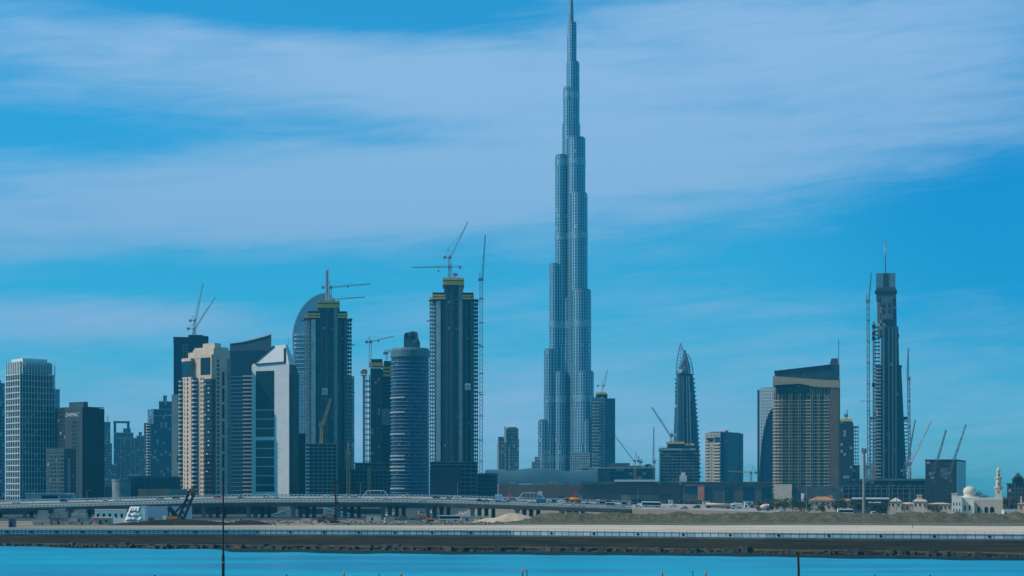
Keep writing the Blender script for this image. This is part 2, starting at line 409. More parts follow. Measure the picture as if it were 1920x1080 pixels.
def flat(name, mat, f0, f1, z, xs=XS):
    m = MB(); n = len(xs); m.add([(x, f0(x), z) for x in xs]+[(x, f1(x), z) for x in xs], [(i, i+1, n+i+1, n+i) for i in range(n-1)])
    return m.build(name, mat, kind='structure')
flat('verge', mverge, lambda x: wall_y(x)+max(66, min(190, 142+.35*x))-4+5*math.sin(x*.05), lambda x: 926, GZ+.016, [x for x in XS if x >= -90])
flat('sand_track', msand, lambda x: wall_y(x)+2+max(0, 22-.12*(x+60)), lambda x: wall_y(x)+max(66, min(190, 142+.35*x)), GZ+.01, [x for x in XS])
flat('site_ground', pmat('trampled_dark_ground', (.055, .052, .045), .95, var=.5, scale=.06), lambda x: 1000+.12*(x+120), lambda x: 1900, GZ+.006, [-900, -500, -300, -200, -100, -40])  # dark sheet puts the shade under and behind the bridge into the ground colour
# dark strip running out from the shore under the rocks, and a thin stone ledge above them
def mud_y(x): return shore_y(x)-2-lerp_tab([(-700, 2), (-190, 2), (-150, 6), (-110, 9), (-95, 34), (-20, 36), (80, 34), (160, 30), (700, 22)], x)-2.5*math.sin(x*.07)-2*math.sin(x*.19)
flat('wet_mud', pmat('wet_mud', (.016, .030, .026), .75, var=.5, scale=.15, spec=.08), mud_y, lambda x: shore_y(x)+.5, .02)
def ledge():
    m = MB(); n = len(XS)
    m.add([(x, wall_y(x)-.2-(wall_y(x)-shore_y(x)+14)*.72, .40) for x in XS]+[(x, wall_y(x)-.2-(wall_y(x)-shore_y(x)+14)*.72, .85) for x in XS]+[(x, wall_y(x)-.2-(wall_y(x)-shore_y(x)+14)*.66, .9) for x in XS],
          [(j*n+i, j*n+i+1, (j+1)*n+i+1, (j+1)*n+i) for j in range(2) for i in range(n-1)])
    m.build('stone_ledge', pmat('ledge_stone', (.12, .085, .045), .9, var=.4, scale=.4, spec=.06), kind='structure')
ledge()
# waterline rocks
def rocks():
    m = MB()
    for i in range(900):
        x = random.uniform(-330, 330); y = shore_y(x)+random.uniform(-1.5, 5)+3*math.sin(x*.11)
        r = random.choice((.5, .7, .9, 1.3, 1.9))*random.uniform(.7, 1.2); z = -.15+max(0, (y-shore_y(x)))*.05
        vs = []
        for k, (a, b) in enumerate(((0, 0), (1, 0), (2, 0), (3, 0), (4, 0))):
            t = a*2*math.pi/5+random.uniform(-.3, .3); vs.append((x+math.cos(t)*r*random.uniform(.8, 1.5), y+math.sin(t)*r, z-.2))
        for k in range(5):
            vx = vs[k]; vs.append((x+(vx[0]-x)*.65, y+(vx[1]-y)*.65, z+r*random.uniform(.5, .9)))
        m.add(vs, [(k, (k+1) % 5, 5+(k+1) % 5, 5+k) for k in range(5)]+[(5, 6, 7, 8, 9)])
    tag(m.build('shoreline_rocks', pmat('wet_rock', (.035, .033, .026), .7, var=.5, scale=.6)), 'dark wet boulders strewn along the waterline of the far embankment', 'rocks', kind='stuff')
rocks()

# promenade wall: base course, coping, a row of pale panels, diamond emblems on every sixth
def promenade_wall():
    t = thing('promenade_wall', 'long low promenade wall of pale blue panels with diamond emblems above the water', 'wall', (0, 722, WALL_Z))
    def P(x, z, off=0): return (x, wall_y(x)-722+off, z)
    base = MB(); cop = MB(); xs = [x for x in XS if -330 <= x <= 330]
    for a, b in zip(xs, xs[1:]):
        for mb, o0, o1, z0, z1 in ((base, -.55, .2, -.9, .25), (base, -.35, .15, .25, .4), (cop, -.3, .5, 2.0, 2.28)):
            vs = [P(a, z0, o0), P(b, z0, o0), P(b, z0, o1), P(a, z0, o1), P(a, z1, o0), P(b, z1, o0), P(b, z1, o1), P(a, z1, o1)]
            mb.add(vs, [(0,3,2,1),(4,5,6,7),(0,1,5,4),(2,3,7,6),(1,2,6,5),(3,0,4,7)])
    base.build('base_course', pmat('dark_kerb_stone', (.10, .12, .12), .8), t); cop.build('coping', pmat('pale_coping', (.50, .53, .52), .7, var=.12), t)
    bk = MB()
    for a, b in zip(xs, xs[1:]):
        vs = [P(a, .4, .02), P(b, .4, .02), P(b, .4, .3), P(a, .4, .3), P(a, 2.0, .02), P(b, 2.0, .02), P(b, 2.0, .3), P(a, 2.0, .3)]
        bk.add(vs, [(0,1,5,4),(2,3,7,6),(1,2,6,5),(3,0,4,7)])
    bk.build('backing_wall', pmat('dark_joint', (.05, .06, .06), .9), t)
    pm = [pmat('pale_panel', (.36, .50, .56), .5, var=.08, scale=.5), pmat('bluer_panel', (.27, .42, .50), .5, var=.08, scale=.5), pmat('whiter_panel', (.48, .58, .60), .5, var=.08, scale=.5)]
    edges = []; px = -12.0; k = 0
    while px < 1935:                                   # the bays grow longer towards the right as they do along the real bank
        w = 7.4+max(0, px)/1850*10.2; edges.append((px, px+w)); px += w
    def wx(p):
        x = (p-960)*720/F
        for _ in range(6): x = (p-960)*wall_y(x)/F
        return x
    L = list(enumerate(edges)); L.reverse(); rest = MB(); dm = M['black']
    for n, (k, (a, b)) in enumerate(L):
        xa, xb = wx(a)+.12, wx(b)-.12
        mb = MB() if n < 96 else rest
        vs = [P(xa, .42, -.12), P(xb, .42, -.12), P(xb, .42, .0), P(xa, .42, .0), P(xa, 1.98, -.12), P(xb, 1.98, -.12), P(xb, 1.98, .0), P(xa, 1.98, .0)]
        mb.add(vs, [(0,3,2,1),(4,5,6,7),(0,1,5,4),(2,3,7,6),(1,2,6,5),(3,0,4,7)])
        if n < 96: mb.build('panel', pm[0 if random.random() < .6 else random.choice((1, 2))], t)
        if n % 6 == 4:
            xm = (xa+xb)/2; e = MB(); r = .68; q = P(xm, 1.2, -.2); ql = P(xm-r, 1.2, -.2); qr = P(xm+r, 1.2, -.2)
            e.add([ql, (q[0], q[1], q[2]-r), qr, (q[0], q[1], q[2]+r)]+[(ql[0], ql[1]+.06, q[2]), (q[0], q[1]+.06, q[2]-r), (qr[0], qr[1]+.06, q[2]), (q[0], q[1]+.06, q[2]+r)],
                  [(0,1,2,3),(0,4,5,1),(1,5,6,2),(2,6,7,3),(3,7,4,0)])
            e.build('diamond_emblem', dm, t)
    rest.build('panel', pm[0], t, kind='stuff')
    rp = MB()
    for n, (k, (a, b)) in enumerate(L):
        q = P(wx(b), 0, .25); rp.bar((q[0], q[1], 2.25), (q[0], q[1], 3.0), .09)
    for a, b in zip(xs, xs[1:]): rp.bar(P(a, 2.95, .25), P(b, 2.95, .25), .07)
    rp.build('handrail', M['steel'], t)
promenade_wall()

# rough berm between the track and the road on the right, sand heap at its left end
def hsh(x, y): return (math.sin(x*12.9898+y*78.233)*43758.5453) % 1.0
def vnoise(x, y):
    xi, yi = math.floor(x), math.floor(y); fx, fy = x-xi, y-yi; fx = fx*fx*(3-2*fx); fy = fy*fy*(3-2*fy)
    a = hsh(xi, yi); b = hsh(xi+1, yi); c = hsh(xi, yi+1); d = hsh(xi+1, yi+1)
    return a+(b-a)*fx+(c-a)*fy+(a-b-c+d)*fx*fy
def fbm(x, y): return vnoise(x, y)*.5+vnoise(x*2.1+5, y*2.1)*.28+vnoise(x*4.3, y*4.3+9)*.15+vnoise(x*9, y*9)*.07
def berm():
    m = MB(True); nx, ny = 230, 26; vs = []
    for j in range(ny):
        for i in range(nx):
            x = -12+i*(480/(nx-1)); y = 918+j*2.6+3*vnoise(x*.03, 2)
            px = 960+x*F/930; t = j/(ny-1)
            env = min(1, max(0, (x+12)/32.))
            top = 5.2*min(1, t/.33) if t < .33 else 5.2-1.4*max(0, (t-.55))/.45
            z = GZ-.3+env*(top*(.80+.42*(fbm(x*.06, y*.09)-.5)*2)+4.4*(fbm(x*.35, y*.14)-.5)*min(1, t*6))
            if j == 0 : z = GZ-.4
            vs.append((x, y, z))
    m.add(vs, [(j*nx+i, j*nx+i+1, (j+1)*nx+i+1, (j+1)*nx+i) for j in range(ny-1) for i in range(nx-1)])
    mb = pmat('scrubby_earth', (.135, .122, .08), .95, spec=.05, var=.3, scale=.7, bump=1.0, bscale=1.2, col2=(.08, .085, .055))
    m.build('earth_bank', mb, kind='structure')
berm()
def heap(name, label, cat, px, py, D, rx, ry, h, mat, seed=0, kind=None):
    m = MB(True); n, k = 40, 12; vs = [(0, 0, h)]
    for j in range(1, k+1):
        t = j/k
        for i in range(n):
            a = 2*math.pi*i/n; w = .82+.36*fbm(math.cos(a)*1.3+seed, math.sin(a)*1.3)
            z = h*(1-t**1.5)*(.8+.4*fbm(math.cos(a)*2*t+seed, math.sin(a)*2*t+seed)) if j < k else -.3
            vs.append((math.cos(a)*rx*t*w, math.sin(a)*ry*t*w, z))
    fs = [(0, 1+i, 1+(i+1) % n) for i in range(n)]
    for j in range(k-1):
        for i in range(n): fs.append((1+j*n+i, 1+(j+1)*n+i, 1+(j+1)*n+(i+1) % n, 1+j*n+(i+1) % n))
    m.add(vs, fs); o = m.build(name, mat, loc=(WX(px, D), D, GZ)); return tag(o, label, cat)
heap('sand_heap', 'pale pink heap of loose sand beside the end of the bridge', 'sand heap', 962, 975, 945, 17, 12, 4.6, M['sandheap'], 1)
heap('sand_heap', 'small pale sand heap at the foot of the bigger one, nearer the white bus', 'sand heap', 918, 975, 950, 9, 7, 2.4, M['sandheap'], 4)
heap('soil_heap', 'long low soil heap coloured dark for its shadow in front of the white site sheds', 'soil heap', 330, 985, 860, 33, 8, 2.9, M['soil'], 2)  # the heaps' shadow is put into their dark colour
heap('soil_heap', 'small soil heap coloured dark for its shadow beside the red barriers', 'soil heap', 466, 985, 868, 12, 6, 2.2, M['soil'], 7)
# ---------------------------------------------------------------- the long bridge and the road it lands on
BD = 1100.0; BW = 36.0; SUP = 3.4
RAIL = [(-400, 962), (0, 951), (150, 947.5), (280, 944), (360, 941), (480, 939.8), (760, 939.8), (840, 941.5), (960, 945), (1060, 948.5), (1160, 952), (1260, 954.5), (1400, 956.5), (1500, 963), (1920, 964), (2400, 965)]
def smooth_tab(tab, x, w=60):
    return sum(lerp_tab(tab, x+d*w) for d in (-1, -.5, 0, .5, 1))/5
def deck_z(px, t):
    sup = SUP*(1-.93*min(1, max(0, (px-1330)/170)))
    return WZ(smooth_tab(RAIL, px), BD)-.55+sup*t
def road_pos(px, t):
    y = BD+BW*t
    return Vector(((px-960)*y/F, y, deck_z(px, t)))
BX0, BX1 = -330, 1185
def build_bridge():
    t = thing('road_bridge', 'long grey concrete road bridge on round piers with a triangle patterned parapet', 'bridge', (0, BD, GZ))
    O = Vector((0, BD, GZ))
    pxs = list(range(BX0, BX1+1, 15))
    def ring(mb, secs):                       # secs: per station closed list of points
        k = len(secs[0]); vs = [tuple(p-O) for s_ in secs for p in s_]; fs = []
        for i in range(len(secs)-1):
            for j in range(k):
                j2 = (j+1) % k; fs.append((i*k+j, (i+1)*k+j, (i+1)*k+j2, i*k+j2))
        fs += [tuple(range(k)), tuple(reversed(range((len(secs)-1)*k, len(secs)*k)))]
        mb.add(vs, fs)
    def off(p, dy, dz): return Vector((p.x, p.y+dy, p.z+dz))
    d = MB(); ring(d, [[off(road_pos(p, 0), -.6, 0), off(road_pos(p, 1), .6, 0), off(road_pos(p, 1), .6, -.6), off(road_pos(p, .8), 0, -2.4-SUP*.4), off(road_pos(p, .2), 0, -2.6), off(road_pos(p, 0), 2.0, -2.6), off(road_pos(p, 0), -.6, -.45)] for p in pxs])
    d.build('deck', M['bridge'], t)
    s_ = MB(); vs = []
    for p in pxs:
        for tt in (.012, .988): vs.append(tuple(off(road_pos(p, tt), 0, .03)-O))
    s_.add(vs, [(2*i, 2*i+2, 2*i+3, 2*i+1)[::-1] for i in range(len(pxs)-1)]); s_.build('carriageway', M['asphalt'], t)
    md = MB(); ring(md, [[off(road_pos(p, .47), 0, 0), off(road_pos(p, .49), 0, 0), off(road_pos(p, .485), 0, .9), off(road_pos(p, .475), 0, .9)] for p in pxs]); md.build('median_barrier', M['bridge'], t)
    mr = pmat('parapet_concrete', (.52, .54, .52), .7, var=.12)
    for tt, dy in ((0, -.45), (1, .45)):
        p = BX0
        while p < BX1-5:                      # parapet sections of about thirty metres
            q = min(BX1, p+95); mb = MB(); n = max(2, int((q-p)/7.0))
            a = [off(road_pos(p+(q-p)*i/n, tt), dy, 0)-O for i in range(n+1)]
            for i in range(n):
                mb.bar(a[i]+Vector((0, 0, .12)), a[i+1]+Vector((0, 0, .12)), .34, .26); mb.bar(a[i]+Vector((0, 0, 1.25)), a[i+1]+Vector((0, 0, 1.25)), .34, .30)
                m_ = (a[i]+a[i+1])/2; w = (a[i+1]-a[i])*.47
                A, B, Cc = m_-w+Vector((0, -.1, 1.15)), m_+w+Vector((0, -.1, 1.15)), m_+Vector((0, -.1, .2)); dv = Vector((0, .2, 0))
                mb.add([A, B, Cc, A+dv, B+dv, Cc+dv], [(0,2,1),(3,4,5),(0,1,4,3),(1,2,5,4),(2,0,3,5)])
            mb.build('parapet', mr, t); p = q
    pier = None
    for px in range(-290, 1130, 84):
        for k, tt in enumerate((.10, .36, .64, .9)):
            ps = road_pos(px+k*13, tt); zt = ps.z-2.5-(SUP*(tt-.2) if tt > .2 else 0)-GZ
            if tt > .8: zt = ps.z-2.1-GZ-.3
            loc = Vector((ps.x, ps.y-BD, 0))
            mb = MB(True); mb.lathe(0, 0, [(1.25, -.3), (1.25, zt-2.2), (1.5, zt-1.4), (2.1, zt-.4), (2.2, zt+.1)], 14)
            mb.build('pier', M['conc'] if k == 0 else M['conc'], t, loc)
build_bridge()
def build_road():
    m = MB(); pxs = list(range(BX1, 2500, 25)); vs = []
    for p in pxs:
        a, b = road_pos(p, 0), road_pos(p, 1)
        vs += [(a.x, a.y-9, GZ-.2), (a.x, a.y-1.5, a.z-.05), (a.x, a.y, a.z), (b.x, b.y, b.z), (b.x, b.y+16, GZ-.2)]
    fs = [(i*5+j, (i+1)*5+j, (i+1)*5+j+1, i*5+j+1) for i in range(len(pxs)-1) for j in range(4)]
    fs.append((0, 1, 2, 3, 4)); m.add(vs, fs); m.build('road_embankment', mg, kind='structure')
    r = MB(); vs = []
    for p in pxs:
        for tt in (.02, .98): q = road_pos(p, tt); vs.append((q.x, q.y, q.z+.03))
    r.add(vs, [(2*i, 2*i+2, 2*i+3, 2*i+1)[::-1] for i in range(len(pxs)-1)]); r.build('road', M['asphalt'], kind='structure')
    k = MB(); 
    for i in range(len(pxs)-1):
        if i % 2 == 0 and pxs[i] < 2000:
            a, b = road_pos(pxs[i], .3), road_pos(pxs[i+1], .3); k.add([(a.x, a.y-.1, a.z+.045), (b.x, b.y-.1, b.z+.045), (b.x, b.y+.1, b.z+.045), (a.x, a.y+.1, a.z+.045)], [(0, 1, 2, 3)])
    k.build('lane_markings', M['whitepaint'], kind='structure')
build_road()

# ---------------------------------------------------------------- vehicles (length along x)
def wheels(t, xs, w, r=.33):
    for x in xs:
        for s_ in (-1, 1):
            mb = MB(); yy = s_*w/2
            for i in range(1): mb.bar((x, yy-.12, r), (x, yy+.12, r), r*2, r*2, 12)
            mb.build('wheel', M['rubber'], t)
paints = {}
def paint(name, col, metal=.0):
    if name not in paints: paints[name] = pmat(name+'_car_paint', col, .3, metal, var=.05, spec=.6)
    return paints[name]
COLS = {'white': (.75, .75, .74), 'silver': (.45, .47, .48), 'dark': (.03, .035, .04), 'blue': (.04, .14, .30), 'grey': (.18, .19, .2), 'red': (.4, .05, .03)}
def make_car(label, colour, kind='saloon', cat='car'):
    t = thing('parked_car' if kind == 'parked' else 'car', label, cat, group='cars on the bridge and road')
    w = 1.8; L = 4.6; h = 1.45
    if kind == 'suv': h = 1.8
    body = MB().side([(-2.3, .35), (2.3, .35), (2.32, .75), (2.15, .95), (1.0, 1.02), (-1.6, 1.02), (-2.25, 1.0), (-2.35, .8)], -w/2, w/2)
    body.side([(-1.75, 1.0), (1.05, 1.0), (.35, h-.02), (-1.25, h-.02)] if kind != 'suv' else [(-2.2, 1.0), (1.1, 1.0), (.5, h-.02), (-2.05, h-.02)], -w/2+.12, w/2-.12)
    body.build('body', paint(colour, COLS[colour]), t)
    gl = MB().side([(-1.6, 1.06), (.92, 1.06), (.32, h-.12), (-1.2, h-.12)] if kind != 'suv' else [(-2.1, 1.06), (.95, 1.06), (.45, h-.15), (-2.0, h-.15)], -w/2+.10, w/2-.10)
    gl.build('windows', M['glass'], t); wheels(t, (-1.4, 1.4), w); return t
def make_van(label, colour='white', L=5.6, h=2.3):
    t = thing('van', label, 'van'); w = 1.95; a = L/2
    MB().side([(-a, .4), (a, .4), (a, 1.05), (a-.9, 1.25), (a-1.6, h), (-a, h)], -w/2, w/2).build('body', paint(colour, COLS[colour]), t)
    MB().side([(-a+.3, h*.58), (a-1.05, h*.58), (a-1.62, h-.2), (-a+.3, h-.2)], -w/2-.02, w/2+.02).build('windows', M['glass'], t); wheels(t, (-a+1, a-1), w, .36); return t
def make_bus(label, colour='white', L=11.8, dark=.45):
    t = thing('bus', label, 'bus'); w = 2.5; a = L/2; h = 3.2
    MB().side([(-a, .4), (a-.1, .4), (a, 1.3), (a-.25, h-.15), (a-.6, h), (-a+.2, h), (-a, h-.2)], -w/2, w/2).build('body', paint(colour, COLS[colour]), t)
    MB().side([(-a+.25, 1.35), (a-.02, 1.35), (a-.25, 2.75), (-a+.25, 2.75)], -w/2-.03, w/2+.03).build('window_band', M['glass'], t)
    MB().box(-a+.1, a-.2, -w/2-.04, w/2+.04, .45, .75).build('skirt', paint('dark', COLS['dark']), t)
    wheels(t, (-a+2.6, a-2.4), w, .48); return t
def make_cab(t, mat, x0, w=2.4, h=2.9, name='cab', dirn=1):
    P = [(x0, .6), (x0+2.1*dirn, .6), (x0+2.15*dirn, 1.6), (x0+1.9*dirn, h), (x0, h)]
    c = MB().side(P, -w/2, w/2).build(name, mat, t)
    MB().side([(x0+.7*dirn, 1.65), (x0+2.17*dirn, 1.65), (x0+1.95*dirn, h-.3), (x0+.7*dirn, h-.3)], -w/2-.03, w/2+.03).build('windows', M['glass'], c)
def make_tanker(label, tank, cab, L=14.0, dirn=1, cat='tanker truck'):
    t = thing('tanker_truck', label, cat); a = L/2
    mb = MB(True); n = 16; r = 1.25; z = 2.1
    xs = [(-a, .5), (-a+.3, 1.0), (a-3.0, 1.0), (a-2.7, .5)]
    vs = []; 
    for x, k in xs:
        for i in range(n): q = 2*math.pi*i/n; vs.append((dirn*x, math.cos(q)*r*k, z+math.sin(q)*r*.85*k))
    fs = [(j*n+i, j*n+(i+1) % n, (j+1)*n+(i+1) % n, (j+1)*n+i) for j in range(3) for i in range(n)]+[tuple(range(n)), tuple(range(3*n, 4*n))]
    mb.add(vs, fs); mb.build('tank', tank, t)
    MB().box(min(-a*dirn, (a-.5)*dirn), max(-a*dirn, (a-.5)*dirn), -.9, .9, .6, .95).build('chassis', M['black'], t)
    make_cab(t, cab, (a-2.2)*dirn, dirn=dirn)
    wheels(t, [dirn*q for q in (-a+1.2, -a+2.5, a-4.2, a-1.0)], 2.3, .5); return t
def make_mixer(label, dirn=-1):
    t = thing('concrete_mixer', label, 'mixer truck'); wht = M['whitepaint']; org = M['orange']
    ax = Vector((dirn*-.78, 0, .28)).normalized()
    def ringmesh(segs, mat, name, par):
        mb = MB(True); n = 18; vs = []; up = Vector((0, 1, 0)); b = ax.cross(up)
        for d, r in segs:
            c = Vector((dirn*1.4, 0, 2.0))+ax*d
            for i in range(n): q = 2*math.pi*i/n; vs.append(c+up*math.cos(q)*r+b*math.sin(q)*r)
        k = len(segs); mb.add(vs, [(j*n+i, (j+1)*n+i, (j+1)*n+(i+1) % n, j*n+(i+1) % n) for j in range(k-1) for i in range(n)]+[tuple(range(n)), tuple(range((k-1)*n, k*n))]); return mb.build(name, mat, par)
    drum = ringmesh([(0, .7), (.5, 1.0), (1.9, 1.35), (3.0, 1.35), (4.6, .95), (5.3, .6)], wht, 'drum', t)
    for d0, r in ((1.0, 1.16), (2.3, 1.38), (3.7, 1.21)): ringmesh([(d0, r), (d0+.45, r+.02)], M['red'], 'stripe', drum)
    MB().box(-4.2, 4.2, -.9, .9, .65, 1.0).build('chassis', M['black'], t)
    MB().bar((dirn*-3.4, 0, 2.6), (dirn*-4.4, 0, 1.3), .5, .3).build('chute', M['steel'], t)
    make_cab(t, org, dirn*2.2, dirn=dirn); wheels(t, (-3.0, -1.7, 3.2), 2.3, .5); return t
def make_box_truck(label, boxmat, cabmat, L=8.5, dirn=1, h=3.4, cat='truck'):
    t = thing('truck', label, cat); a = L/2; x0, x1 = sorted((-a*dirn, (a-2.3)*dirn))
    MB().box(x0, x1, -1.2, 1.2, 1.0, h).build('cargo_box', boxmat, t); MB().box(-a, a-.3, -.85, .85, .6, .95).build('chassis', M['black'], t)
    make_cab(t, cabmat, (a-2.15)*dirn, h=2.7, dirn=dirn); wheels(t, [dirn*q for q in (-a+1.4, a-1.1)], 2.3, .48); return t
def on_road(o, px, tt, rz=0):
    o.location = road_pos(px, tt)+Vector((0, 0, .04)); dz = (road_pos(px+20, tt)-road_pos(px-20, tt)); o.rotation_euler = (math.atan2(SUP, BW), -math.atan2(dz.z, dz.x), rz) if rz == 0 else (-math.atan2(SUP, BW), math.atan2(dz.z, dz.x), rz)
def on_ground(o, px, py, D=None, rz=0, z=GZ):
    D = D or (H-z)*F/(py-YH); o.location = (WX(px, D), D, z); o.rotation_euler = (0, 0, rz); return o
PI = math.pi
cars = [
 ('white saloon car crossing the bridge above the white bus on the site', 'white', 'saloon', 792, .15), ('white car over the bridge left of the long rail shelter', 'white', 'suv', 668, .60),
 ('small white saloon under the left end of the long rail shelter', 'white', 'saloon', 693, .35), ('silver saloon beneath the middle of the rail shelter', 'silver', 'saloon', 725, .40),
 ('white suv beside the drilling mast on the bridge', 'white', 'suv', 645, .70), ('dark hatchback alone on the pale carriageway', 'dark', 'saloon', 818, .75),
 ('silver estate car half hidden by the parapet', 'silver', 'suv', 840, .55), ('dark saloon trailing another car on the pale carriageway', 'dark', 'saloon', 900, .45),
 ('dark blue saloon close in front of the pale cube van', 'blue', 'saloon', 911, .40), ('grey saloon just right of the pale cube van', 'grey', 'saloon', 949, .50),
 ('dark suv behind the light blue lorry', 'dark', 'suv', 1037, .55), ('white saloon in front of the orange tanker', 'white', 'saloon', 1052, .18),
 ('white car close to the parapet right of the orange tanker', 'white', 'saloon', 1073, .12), ('silver saloon nearest the parapet beside the green minibus', 'silver', 'saloon', 1090, .06),
 ('dark blue saloon between the orange tanker and the white pickup', 'blue', 'saloon', 1103, .50), ('white saloon below the arched shelter', 'white', 'saloon', 984, .6),
 ('white suv under the left foot of the arched shelter', 'white', 'suv', 974, .85), ('silver saloon left of the light blue lorry', 'silver', 'saloon', 996, .42),
 ('black suv near the mall wall before the coach', 'dark', 'suv', 1172, .62), ('white saloon on the bridge above the brick hoarding', 'white', 'saloon', 560, .5),
 ('silver saloon over the round front pier', 'silver', 'saloon', 520, .55), ('white suv on the bridge in front of the white wedge tower', 'white', 'suv', 500, .8),
 ('grey saloon on the bridge near the dark pole', 'grey', 'saloon', 452, .6), ('white saloon at the left part of the bridge near the drum building', 'white', 'saloon', 222, .7),
 ('silver suv on the bridge below the brick hoarding', 'silver', 'suv', 300, .75), ('dark saloon on the bridge beside the crawler crane boom', 'dark', 'saloon', 330, .8),
 ('small dark car in front of the long white tanker', 'dark', 'suv', 1306, .35), ('white pickup between the coach and the long white tanker', 'white', 'suv', 1197, .2),
 ('white saloon on the road left of the tree clump', 'white', 'saloon', 1464, .2), ('silver saloon on the road under the lamp post by the brown hotel', 'silver', 'saloon', 1510, .2),
 ('white suv on the road in front of the terracotta house', 'white', 'suv', 1640, .25)]
for lab, col, kd, px, tt in cars:
    on_road(make_car(lab, col, kd), px, tt, 0 if random.random() < .5 else PI)
on_road(make_box_truck('pale blue cube van standing on the bridge', paint('pale blue', (.42, .55, .62)), paint('white', COLS['white']), 6.8, 1, 4.4, 'van'), 938, .42)
on_road(make_box_truck('blue tipper lorry with a white cab on the bridge', paint('blue lorry', (.05, .20, .36)), M['whitepaint'], 8.5, 1, 3.2), 1018, .35)
on_road(make_tanker('orange tanker lorry with an orange cab on the bridge', M['orange'], M['orange'], 10.0, -1), 1075, .75)
on_road(make_box_truck('white pickup lorry with open dark bed near the mall wall', paint('dark', COLS['dark']), M['whitepaint'], 6.0, -1, 1.9, 'pickup'), 1126, .6)
on_road(make_van('green windowed minibus at the right end of the bridge parapet', 'silver', 7.0, 2.6), 1146, .22)
on_road(make_bus('white coach with dark windows on the road right of the bridge', 'white'), 1221, .40)
on_road(make_tanker('long cream tanker truck with a white cab on the road', M['cream'], M['whitepaint'], 18.0, 1), 1350, .42)
on_road(make_box_truck('white box lorry right behind the long cream tanker', M['whitepaint'], M['whitepaint'], 7.5, -1, 3.3), 1380, .62)
on_road(make_mixer('orange and white concrete mixer truck on the road'), 1430, .45)
on_road(make_bus('cream bus with dark windows in front of the terracotta house', 'white', 9.5), 1585, .30)
tb = thing('shelter_frame', 'thin pale arched shelter over the bridge in front of the construction podium', 'shelter')
def shelter(t, px0, px1, tt, rise, h):
    a = road_pos(px0, tt); b = road_pos(px1, tt); t.location = a; L = b.x-a.x; n = 14; mb = MB(); pts = []
    for i in range(n+1):
        k = i/n; pts.append(Vector((L*k, 0, h*min(1, k*8, (1-k)*8)+rise*math.sin(math.pi*k)+(b.z-a.z)*k)))
    for p, q in zip(pts, pts[1:]): mb.bar(p, q, .45)
    for i in range(2, n-1, 2): mb.bar(pts[i], (pts[i].x, 0, (b.z-a.z)*i/n), .2)
    mb.build('frame', M['whitepaint'], t)
    MB().box(L*.1, L*.9, -.6, .6, .9*h+rise*.6, .9*h+rise*.6+.15).build('canopy', M['steel'], t)
shelter(tb, 681, 728, .95, .6, 3.4)
t2 = thing('shelter_frame', 'pale arched shelter on the bridge in front of the brown mall wall', 'shelter'); shelter(t2, 972, 1022, 1.0, .6, 3.8)

# ---------------------------------------------------------------- site between wall and bridge
def block_pile(label, x0, x1, ytop, D, seed, mat):
    rnd = random.Random(seed); w = WX(x1, D)-WX(x0, D); t = thing('block_stack', label, 'block stack', (WX((x0+x1)/2, D), D, GZ)); h = WZ(ytop, D)-GZ
    rows = max(2, int(h/1.35)); dz = h/rows
    for r in range(rows):
        n = max(1, int(w*(1-.12*r)/3.4)); ww = w*(1-.10*r)/n
        for i in range(n):
            if r == rows-1 and rnd.random() < .25: continue
            mb = MB(); cx = -w/2*(1-.10*r)+ww*(i+.5)+rnd.uniform(-.3, .3)
            mb.rbox((0, 0, 0), ww*rnd.uniform(.86, .97), rnd.uniform(3, 4.4), dz*.94, rnd.uniform(-.08, .08), rnd.uniform(-.04, .04))
            mb.build('block', mat, t, (cx, rnd.uniform(-.4, .4)+r*.25, dz*(r+.5)))
blk = pmat('weathered_concrete_block', (.30, .30, .27), .9, var=.35, scale=.3, bump=.4, bscale=1)
block_pile('left stack of weathered grey concrete blocks in front of the bridge', 64, 98, 957, 860, 3, blk)
block_pile('tallest stack of weathered grey concrete blocks in the middle of its row', 92, 132, 953, 866, 4, blk)
block_pile('right stack of weathered grey concrete blocks next to the cabin', 128, 170, 955, 862, 5, blk)
def cabin(name, label, cat, x0, x1, ytop, D, wall, roof=None, over=.6, dep=6, door=True, win=2, flat=True):
    t = thing(name, label, cat, (WX((x0+x1)/2, D), D, GZ)); w = WX(x1, D)-WX(x0, D); h = WZ(ytop, D)-GZ
    MB().box(-w/2, w/2, 0, dep, -.2, h).build('wall', wall, t)
    MB().box(-w/2-over, w/2+over, -over*1.5, dep+over, h, h+.35).build('roof', roof or wall, t)
    if door: MB().box(-w*.1-.5, -w*.1+.5, -.05, .05, 0, min(2.2, h*.7)).build('door', M['glass'], t)
    for i in range(win):
        x = -w/2+w*(i+.5)/win
        if abs(x+w*.1) > 1.3: MB().box(x-.6, x+.6, -.06, .04, h*.42, h*.72).build('window', M['glass'], t)
    return t
cabin('site_cabin', 'low cream site cabin with a flat overhanging roof beside the block stacks', 'cabin', 176, 207, 971, 870, M['cream'], M['whitepaint'], 1.2)
cabin('site_cabin', 'wide white two storey site cabin behind the low cream cabin', 'cabin', 178, 234, 956, 905, M['whitepaint'], M['white'], .3, win=5)
cabin('site_cabin', 'tall narrow white cabin behind the sheeted stack', 'cabin', 264, 272, 950, 900, M['whitepaint'], M['white'], .1, win=1, door=False)
cabin('site_cabin', 'dark blue kiosk at the far left of the promenade', 'kiosk', 16, 27, 972, 800, paint('kiosk blue', (.03, .07, .12)), M['steel'], .2, dep=3, win=1)
cabin('shipping_container', 'beige ribbed container below the bridge', 'container', 687, 714, 967, 985, M['cream'], M['conc'], .05, dep=3, win=0)
cabin('shipping_container', 'long pale grey container right of the white site bus', 'container', 866, 889, 969, 985, pmat('grey_container', (.42, .45, .45), .6), None, .05, dep=3, win=0)
cabin('shipping_container', 'cream container against the sand heap', 'container', 892, 916, 969, 1000, M['cream'], None, .05, dep=3, win=1)
